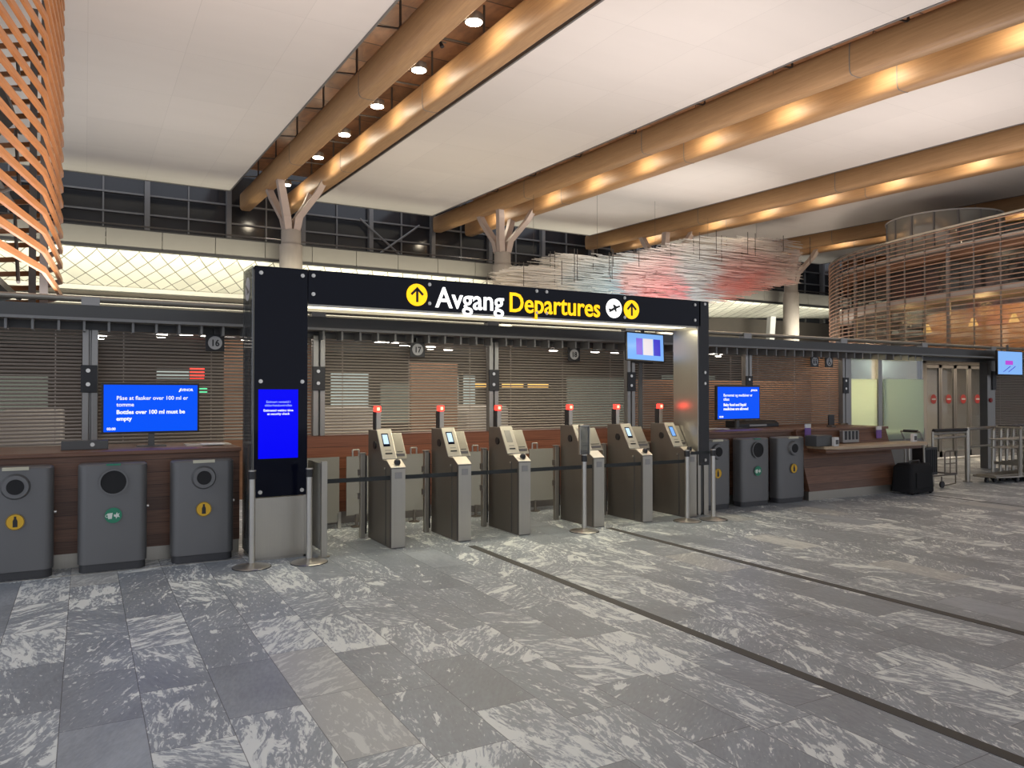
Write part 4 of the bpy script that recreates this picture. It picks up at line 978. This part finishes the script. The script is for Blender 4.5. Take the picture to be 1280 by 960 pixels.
# ------------------------------------------------------------------ frosted screens, recessed glass doors
structure('window_2', MB().box(12.86, 13.68, YW - .02, YW + .0, .95, 1.95), M['frost'])
structure('window_3', MB().box(12.86, 13.68, YW - .01, YW + .0, 1.95, 2.36), M['clear'])
structure('window_4', MB().box(13.84, 15.12, YW - .07, YW - .05, .75, 1.96), M['frost'])
structure('window_5', MB().box(13.8, 15.2, YW - .01, YW + .0, 1.0, 2.36), M['clear'])
structure('wall_glazed', MB().box(12.76, 12.86, YW - .05, YW + .1, 0, 2.36).box(13.68, 13.80, YW - .05, YW + .1, 0, 2.36).box(12.86, 15.3, YW + .02, YW + .06, 0, .95), M['alu'])
structure('wall_lobby', MB().box(12.8, 15.2, 12.2, 12.3, 0, 2.5), M['fascia'])
DR = (17.9, 11.5)
dd = empty('door_1', (18.1, 11.5, 0), 'recessed grey framed glass doors marked with four round no entry discs', 'door'); dd['kind'] = 'structure'; dr = (18.1, 11.5, 0)
MB().box(18.1, 18.3, 11.45, 11.6, 0, 2.55).box(20.9, 21.1, 11.45, 11.6, 0, 2.55).box(18.1, 21.1, 11.45, 11.6, 2.42, 2.55).build('door_frame', M['fascia'], dd, rel=dr, bevel=.01)
for k in range(4):
    x0 = 18.32 + .645 * k
    f = MB().box(x0, x0 + .06, 11.5, 11.55, .05, 2.4).box(x0 + .57, x0 + .63, 11.5, 11.55, .05, 2.4).box(x0, x0 + .63, 11.5, 11.55, 2.32, 2.4).box(x0, x0 + .63, 11.5, 11.55, .05, .2).build('leaf_frame', M['alu'], dd, rel=dr)
    MB().box(x0 + .06, x0 + .57, 11.52, 11.53, .2, 2.32).build('glass_pane', M['clear'], f, rel=(0, 0, 0)).location = (-dr[0], -dr[1], 0)
    q = MB(); disc(q, x0 + .32, 11.49, 1.53, .12, t=.004); q.build('no_entry_disc', M['redsign'], dd, rel=dr)
    MB().box(x0 + .24, x0 + .40, 11.482, 11.486, 1.51, 1.55).build('no_entry_bar', M['sign_grey'], dd, rel=dr)
structure('wall_hall_right', MB().box(17, 25, 13.8, 13.9, 0, 2.5), M['fascia'])
structure('wall_plinth', MB().box(12.5, 12.8, YW - .1, YW + .1, 0, 1.05), M['alu'])
structure('wall_recess', MB().box(15.2, 15.3, YW + .12, 12.2, 0, 2.56).box(15.3, 18.1, 11.55, 11.65, 0, 2.56), M['alu_dark'])
structure('wall_pier', MB().box(17.55, 17.86, YW - .02, YW + .15, 0, 2.4), M['alu'])
tag(MB().rod((0, 0, 0), (0, -.03, 0), .05, 16).build('alarm_button', M['redsign'], None, (17.65, YW - .02, 1.52)), 'small red alarm button on the pier right of the glass doors', 'button')
o = MB().box(-.07, .07, -.03, 0, 0, .42).build('lock_plate', M['black'], None, (17.78, YW - .02, 1.75)); tag(o, 'tall black lock plate on the pier right of the glass doors', 'lock plate')
structure('trim_40', MB().box(18.3, 20.9, 11.3, 11.45, 0, .03), M['steel_light'])

# ------------------------------------------------------------------ luggage and trolleys
bg = empty('draped_trolley', (12.2, 7.78, 0), 'large black boxy bag standing at the right end of the wooden desk', 'bag')
MB().sweep([[(a, b, 0.03) for a, b in rrect(-.42, .22, -.14, .24, .06)], [(a, b, .44) for a, b in rrect(-.40, .2, -.13, .22, .06)], [(a, b, .5) for a, b in rrect(-.34, .15, -.1, .18, .05)]]).build('body', M['drape'], bg, smooth=True)
bg.name = 'travel_bag'
for x in (-.35, .14): MB().rod((x, -.1, .03), (x + .03, -.1, .03), .03, 12).build('wheel', M['black'], bg)
MB().tube([(-.2, .03, .49), (-.2, .03, .54), (.05, .03, .54), (.05, .03, .49)], .012).build('handle', M['alu_dark'], bg)
MB().box(-.3, .1, -.155, -.14, .1, .36).build('pocket', M['drape'], bg, bevel=.01)

def make_trolley(loc, label, group=None, suitcase=False):
    t = empty('luggage_trolley', loc, label, 'trolley', group)
    # local x = travel direction
    MB().tube([(-.1, -.24, .10), (.62, -.20, .12), (.62, .20, .12), (-.1, .24, .10), (-.1, -.24, .10)], .02).box(-.05, .6, -.17, .17, .12, .15).build('base_frame', M['steel'], t)
    MB().tube([(-.1, -.24, .1), (-.14, -.24, .95), (-.22, -.24, 1.02), (-.22, .24, 1.02), (-.14, .24, .95), (-.1, .24, .1)], .022).box(-.125, -.105, -.22, .22, .3, .36).box(-.16, -.08, -.262, -.25, .12, .98).box(-.16, -.08, .25, .262, .12, .98).build('back_frame', M['steel'], t)
    MB().tube([(-.23, -.2, 1.03), (-.23, .2, 1.03)], .028).build('handle', M['black'], t)
    MB().tube([(-.13, -.2, .78), (.12, -.18, .80), (.12, .18, .80), (-.13, .2, .78)], .012).tube([(-.12, -.2, .62), (.1, -.18, .64), (.1, .18, .64), (-.12, .2, .62)], .010).build('basket', M['steel_light'], t)
    for (x, y) in ((-.05, -.22), (-.05, .22), (.55, 0)):
        w_ = MB().rod((x, y - .02, .05), (x, y + .02, .05), .05, 16).build('wheel', M['black'], t); MB().box(x - .02, x + .02, y - .03, y + .03, .05, .12).build('fork', M['steel_dark'], t)
    return t
tr = make_trolley((14.95, 8.05, 0), 'steel luggage trolley, nearest of the nested row at the right edge', 'nested luggage trolleys at the right edge')
tr.rotation_euler = (0, 0, math.radians(180)); tr.location = (15.25, 8.05, 0)
for k, w_ in enumerate(('second', 'third', 'fourth', 'fifth', 'sixth')):
    dup(tr, (15.25 + .26 * (k + 1), 8.05 + .02 * k, 0), 'steel luggage trolley, %s of the nested row counted from the barrier pole' % w_)
# small trolley with suitcase by the desk
st_ = empty('luggage_cart', (13.2, 8.1, 0), 'small tube-framed luggage cart holding a dark suitcase beside the desk', 'cart')
MB().tube([(.1, -.1, .24), (.1, -.1, .60), (.13, -.1, .64), (.42, -.1, .64), (.45, -.1, .60), (.45, -.1, .24), (.1, -.1, .24)], .014).tube([(.26, -.1, .24), (.26, -.1, .64)], .010).tube([(.1, -.1, .42), (.45, -.1, .42)], .010).build('front_rack', M['steel_dark'], st_)
MB().tube([(-.45, -.1, .22), (.45, -.1, .22), (.45, .25, .22), (-.45, .25, .22), (-.45, -.1, .22)], .014).tube([(.42, -.1, .22), (.42, -.1, .06), (.0, -.1, .03), (.0, -.1, .2)], .012).build('base_frame', M['steel_dark'], st_)
MB().tube([(-.5, -.1, .22), (-.52, -.1, .86), (-.62, -.1, 1.0), (-.62, .25, 1.0), (-.52, .25, .86), (-.5, .25, .22)], .016).build('handle_frame', M['steel'], st_)
MB().tube([(-.62, -.06, 1.01), (-.62, .2, 1.01)], .024).build('grip', M['black'], st_)
MB().rod((0, -.12, .06), (0, -.09, .06), .06, 16).rod((-.4, -.12, .06), (-.4, -.09, .06), .06, 16).build('wheel', M['black'], st_)
sc_ = empty('suitcase', (12.98, 8.14, .24), 'dark ribbed suitcase standing on the small luggage cart', 'suitcase')
b_ = MB(); b_.sweep([[(a, b, z) for a, b in rrect(-.2, .2, -.1, .16, .05)] for z in (0, .48)]).build('shell', M['black'], sc_, smooth=True)
q = MB()
for k in range(6): q.box(-.15 + .055 * k, -.13 + .055 * k, -.106, -.1, .04, .44)
q.build('rib', M['drape'], sc_); MB().tube([(-.08, .03, .47), (-.08, .03, .55), (.08, .03, .55), (.08, .03, .47)], .01).build('handle', M['alu_dark'], sc_)
# barrier rail by the trolleys
rl = empty('barrier_rail', (14.55, 8.32, 0), 'steel crowd barrier rail on a tall post between the desk and the trolleys', 'barrier')
MB().rod((0, 0, 0), (0, 0, 1.02), .045, 20).build('post', M['steel'], rl, smooth=True)
MB().rod((-1.3, -.13, .86), (0, 0, .86), .022, 10).build('rail', M['steel_light'], rl); MB().rod((-1.3, -.13, .94), (0, 0, .94), .022, 10).build('rail', M['steel_light'], rl); MB().rod((0, 0, 1.0), (1.1, .1, 1.0), .03, 10).build('rail', M['steel_light'], rl)
MB().rod((-1.25, -.12, 1.0), (0, 0, .99), .03, 10).build('rail', M['black'], rl); MB().rod((0, 0, .66), (1.0, .08, .66), .018, 10).build('rail', M['steel_light'], rl)
MB().rod((-1.3, -.13, 0), (-1.3, -.13, .98), .022, 12).build('end_post', M['steel'], rl)
MB().rod((0, 0, 0), (0, 0, .01), .08, 20).build('foot', M['steel_dark'], rl)

# ------------------------------------------------------------------ left timber lattice pod
def path_pod(name, pts, z0, z1, pitch, sh, sd, m, posts, pm, label, tilt=0.0):
    t = empty(name, (pts[0][0], pts[0][1], z0), label, 'building'); r_ = (pts[0][0], pts[0][1], z0)
    P = [Vector((a, b, 0)) for a, b in pts]
    def offs(i, d):
        a = P[max(i - 1, 0)]; b = P[min(i + 1, len(P) - 1)]; tdir = (b - a).normalized(); nn = Vector((-tdir.y, tdir.x, 0)); return P[i] + nn * d
    mb = MB(); z = z0
    while z < z1:
        mb.sweep([[tuple(offs(i, 0) + Vector((0, 0, z))), tuple(offs(i, sd) + Vector((0, 0, z + tilt))), tuple(offs(i, sd) + Vector((0, 0, z + sh + tilt))), tuple(offs(i, 0) + Vector((0, 0, z + sh)))] for i in range(len(P))])
        z += pitch
    mb.build('slats', m, t, rel=r_)
    return t, r_, P, offs
LP = [(-1.6, 8.2), (-1.13, 10.0), (-.945, 11.0), (-.56, 13.0), (-.47, 14.9), (-.42, 16.4), (-.8, 17.6), (-2.2, 18.6), (-4, 19.2)]
lp = LP[1:]
L_, lr, LPv, loff = path_pod('timber_lattice', lp, 3.42, 9.1, .285, .095, -.05, M['orange_slat'], None, None, 'tall curved lattice of orange pine slats at the upper left edge')
# sd negative -> check side, posts inside
for i in (1, 3, 5):
    p = loff(i, .14); MB().box(p.x - .06, p.x + .06, p.y - .06, p.y + .06, 2.62, 9.2).build('post', M['mullion'], L_, rel=lr)
q = MB()
for k in range(3):
    z = 3.5 + k * 1.6
    for a, b in ((0, 3), (3, 5)):
        pa = loff(a, .5); pb_ = loff(b, .5); q.rod((pa.x, pa.y, z), (pb_.x, pb_.y, z + 1.6), .03, 6)
    pa = loff(0, .4); pb_ = loff(5, .4); q.rod((pa.x, pa.y, z), (pb_.x, pb_.y, z), .05, 6)
q.build('braces', M['mullion'], L_, rel=lr)
q = MB()
for z in (3.4, 6.6): q.prism([(p.x - .7, p.y) for p in LPv[:6]] + [(-4, 16), (-4, 10)], 2, z, z + .12)
q.build('floor_slabs', M['alu_dark'], L_, rel=lr)
MB().box(-4.2, -1.9, 10, 18, 3.1, 9.1).build('core_wall', M['wall_dark'], L_, rel=lr)
area('lattice_light', (1.4, 10.5, 3.3), 1.2, 18, (1, .62, .3), (math.radians(150), math.radians(28), 0))

# ------------------------------------------------------------------ right round building
def catmull(pts, n=6):
    out = []
    P = [Vector((a, b, 0)) for a, b in pts]
    P = [P[0] * 2 - P[1]] + P + [P[-1] * 2 - P[-2]]
    for i in range(1, len(P) - 2):
        for k in range(n):
            t = k / n; p0, p1, p2, p3 = P[i - 1:i + 3]
            v = .5 * ((2 * p1) + (-p0 + p2) * t + (2 * p0 - 5 * p1 + 4 * p2 - p3) * t * t + (-p0 + 3 * p1 - 3 * p2 + p3) * t ** 3)
            out.append((v.x, v.y))
    out.append((P[-2].x, P[-2].y)); return out
RP = catmull([(26.2, 6), (26.5, 9), (27.0, 13.5), (28.2, 19.3), (29.8, 22.9), (33, 25.4), (38, 26.4)], 6)
R_, rr_, RPv, roff = path_pod('round_building', RP, 3.2, 7.7, .165, .028, .05, M['red_slat'], None, None, 'two-storey round building wrapped in thin reddish slats at the right')
def band(d0, d1, z0, z1, nm, m):
    MB().sweep([[tuple(roff(i, d0) + Vector((0, 0, z0))), tuple(roff(i, d1) + Vector((0, 0, z0))), tuple(roff(i, d1) + Vector((0, 0, z1))), tuple(roff(i, d0) + Vector((0, 0, z1)))] for i in range(len(RPv))]).build(nm, m, R_, rel=rr_)
band(-.12, -1.0, 5.18, 5.42, 'floor_band', M['fascia'])
band(-.12, -1.0, 7.0, 7.12, 'upper_band', M['fascia'])
band(-.5, -.9, 6.72, 7.0, 'timber_band', M['wall_brown'])
band(.0, .05, 7.72, 7.79, 'handrail', M['steel_light'])
band(-.95, -1.0, 5.42, 6.75, 'upper_glazing', M['side_glass'])
band(-.95, -1.0, 2.9, 5.18, 'lower_glazing', M['clear'])
band(-1.0, -7.0, 5.44, 5.5, 'deck', M['wall_dark'])
band(-1.0, -7.0, 6.95, 7.05, 'roof', M['wall_dark'])
band(-6.8, -7.0, 5.5, 7.0, 'upper_inner_wall', M['wall_dark'])
band(-4.0, -4.2, 2.9, 5.2, 'lower_inner_wall', M['wall_brown'])
q = MB(); q2 = MB()
for i in range(1, len(RPv) - 1, 1):
    p = roff(i, -.09); rd = .03 if i % 3 else .075
    q.rod((p.x, p.y, 2.9), (p.x, p.y, 7.75), rd, 8)
q.build('mullions', M['arm_side'], R_, rel=rr_)
# warm lamps inside the lower floor
for k, (x, y) in enumerate(((29.2, 13.0), (29.6, 14.2), (30.0, 15.4), (30.2, 17.0), (31.4, 19.6))):
    o = MB().lathe([(.04, .35), (.06, .33), (.17, .05), (.16, .0)], n=16).build('pendant_shade', M['warm_lit'], None, (x, y, 4.3), smooth=True); tag(o, 'glowing warm pendant lamp inside the lower floor of the round building, behind its slats', 'lamp', 'pendant lamps in the round building')
for (x, y, p_) in ((29.4, 12.5, 330), (30.0, 16.5, 260), (31.4, 20.5, 140)): point('restaurant_light', (x, y, 4.9), p_, (1, .62, .25), .3)
point('upper_light', (30.5, 16, 6.6), 60, (1, .8, .6), .3)
# furniture silhouettes on the upper deck
cs_ = empty('cafe_table', (28.2, 14.2, 5.5), 'small cafe table on the upper deck of the round building', 'table', 'cafe tables on the upper deck')
MB().lathe([(.35, .72), (.35, .75)], n=20).build('tabletop', M['black'], cs_); MB().rod((0, 0, 0), (0, 0, .72), .03, 8).build('leg', M['black'], cs_)
for (x, y) in ((28.9, 16.6), (29.8, 19.2), (27.9, 11.8)): dup(cs_, (x, y, 5.5), 'small cafe table on the upper deck of the round building')
pt = empty('potted_plant', (28.9, 17.4, 5.5), 'yellowish potted plant on the upper deck behind the slats', 'plant')
MB().lathe([(.14, 0), (.2, .35)], n=14).build('pot', M['fascia'], pt)
q = MB()
for k in range(26):
    a = rs.uniform(0, 6.28); l = rs.uniform(.3, .8); h = rs.uniform(.3, .9)
    b0 = Vector((0, 0, .35)); b1 = Vector((math.cos(a) * l * .4, math.sin(a) * l * .4, .35 + h)); sdv = Vector((-math.sin(a), math.cos(a), 0)) * .05
    q.add([b0 - sdv * .3, b0 + sdv * .3, (b0 + b1) / 2 + sdv, b1, (b0 + b1) / 2 - sdv], [(0, 1, 2, 3, 4)])
q.build('leaves', M['leaf'], pt)
# glass drum on top
dc = (30.6, 18.4)
dg = empty('glass_rotunda', (dc[0], dc[1], 7.1), 'round clear glass turret standing on the roof of the slatted building', 'turret')
q = MB(); n = 40; rad = 2.1
q.sweep([[(rad * math.cos(2 * PI * k / n), rad * math.sin(2 * PI * k / n), z) for k in range(n)] for z in (.0, 1.65)]); q.f = q.f[:-2]; q.mi = q.mi[:-2]
q.build('glass_wall', M['pale_glass'], dg, smooth=True)
for k in range(16):
    a = 2 * PI * k / 16; MB().box(rad * math.cos(a) - .03, rad * math.cos(a) + .03, rad * math.sin(a) - .03, rad * math.sin(a) + .03, 0, 1.65).build('glazing_bar', M['mullion'], dg)

q = MB().lathe([(rad + .04, 1.63), (rad + .04, 1.68), (rad - .1, 1.68)], n=48); q.build('top_rim', M['fascia'], dg)
MB().lathe([(.9, 0), (.9, 1.7)], n=32).build('core', M['wall_brown'], dg, smooth=True)
# security camera at right edge
cm = empty('security_camera', (24.3, 11.0, 8.35), 'small white camera hanging near the upper right corner', 'camera')
MB().rod((0, 0, 0), (0, 0, 1.05), .02, 8).build('hanger', M['white'], cm)
MB().lathe([(.02, -.16), (.09, -.12), (.11, -.03), (.05, .02)], n=20).build('dome', M['white'], cm, smooth=True)

# ------------------------------------------------------------------ lights
W = bpy.data.worlds.new('hall'); S.world = W; W.use_nodes = True
W.node_tree.nodes['Background'].inputs[0].default_value = (0.90, 0.94, 1.05, 1); W.node_tree.nodes['Background'].inputs[1].default_value = 0.95
# uplights standing on the security hall roof, washing the white ceiling
for (x, y, p_, c) in ((1.5, 12.5, 520, (1, .89, .85)), (11.3, 12.5, 620, (1, .89, .85)), (20.5, 12.5, 620, (1, .89, .84)), (11.3, 24.5, 420, (1, .84, .66)), (20.5, 24.5, 420, (1, .86, .72)), (1.5, 24.5, 330, (1, .90, .84)), (30, 24, 380, (1, .85, .74))):
    area('roof_uplight', (x, y, 3.3), 5, p_ * (.52 if y < 20 else .38), c, (PI, 0, 0))
area('sculpture_fill', (20, 16, 3.2), 1.5, 150, (1, .95, .9), (math.radians(118), 0, 0), None, math.radians(80))  # added fill without a fixture, brightens the hanging rods
area('hall_light', (1, 12.5, 2.5), 4, 80, (1, .88, .76)); area('hall_light', (6.5, 13, 2.5), 5, 130, (1, .88, .76)); area('hall_light', (10.6, 10.0, 2.5), 3.8, 45, (1, .82, .62), (0, 0, 0), .25); area('hall_light', (21, 10.3, 2.5), 5, 60, (1, .8, .6), (0, 0, 0), .4)  # last two are added behind the right-hand shutters to brighten their slats
area('hall_light', (20, 12.6, 2.5), 1.8, 130, (1, .8, .6))  # added behind the glass doors to lighten the dark recess
point('vestibule_light', (13.1, 10.6, 2.1), 80, (1, .88, .55), .1); point('vestibule_light', (14.6, 11.0, 2.3), 60, (.85, 1, .85), .1)

# ------------------------------------------------------------------ camera
cam = bpy.data.cameras.new('camera'); co = bpy.data.objects.new('camera', cam); COL.objects.link(co)
cam.sensor_fit = 'HORIZONTAL'; cam.sensor_width = 36; cam.lens = 950 / 1280 * 36; cam.clip_end = 300; cam.clip_start = .05
co.location = (0, 0, 1.65); co.rotation_euler = (PI / 2 + math.atan(13 / 950), 0, -math.radians(29.34))
S.camera = co
S.view_settings.view_transform = 'Standard'; S.view_settings.look = 'None'; S.view_settings.gamma = 1; S.view_settings.use_curve_mapping = False
S.view_settings.exposure = 0.28
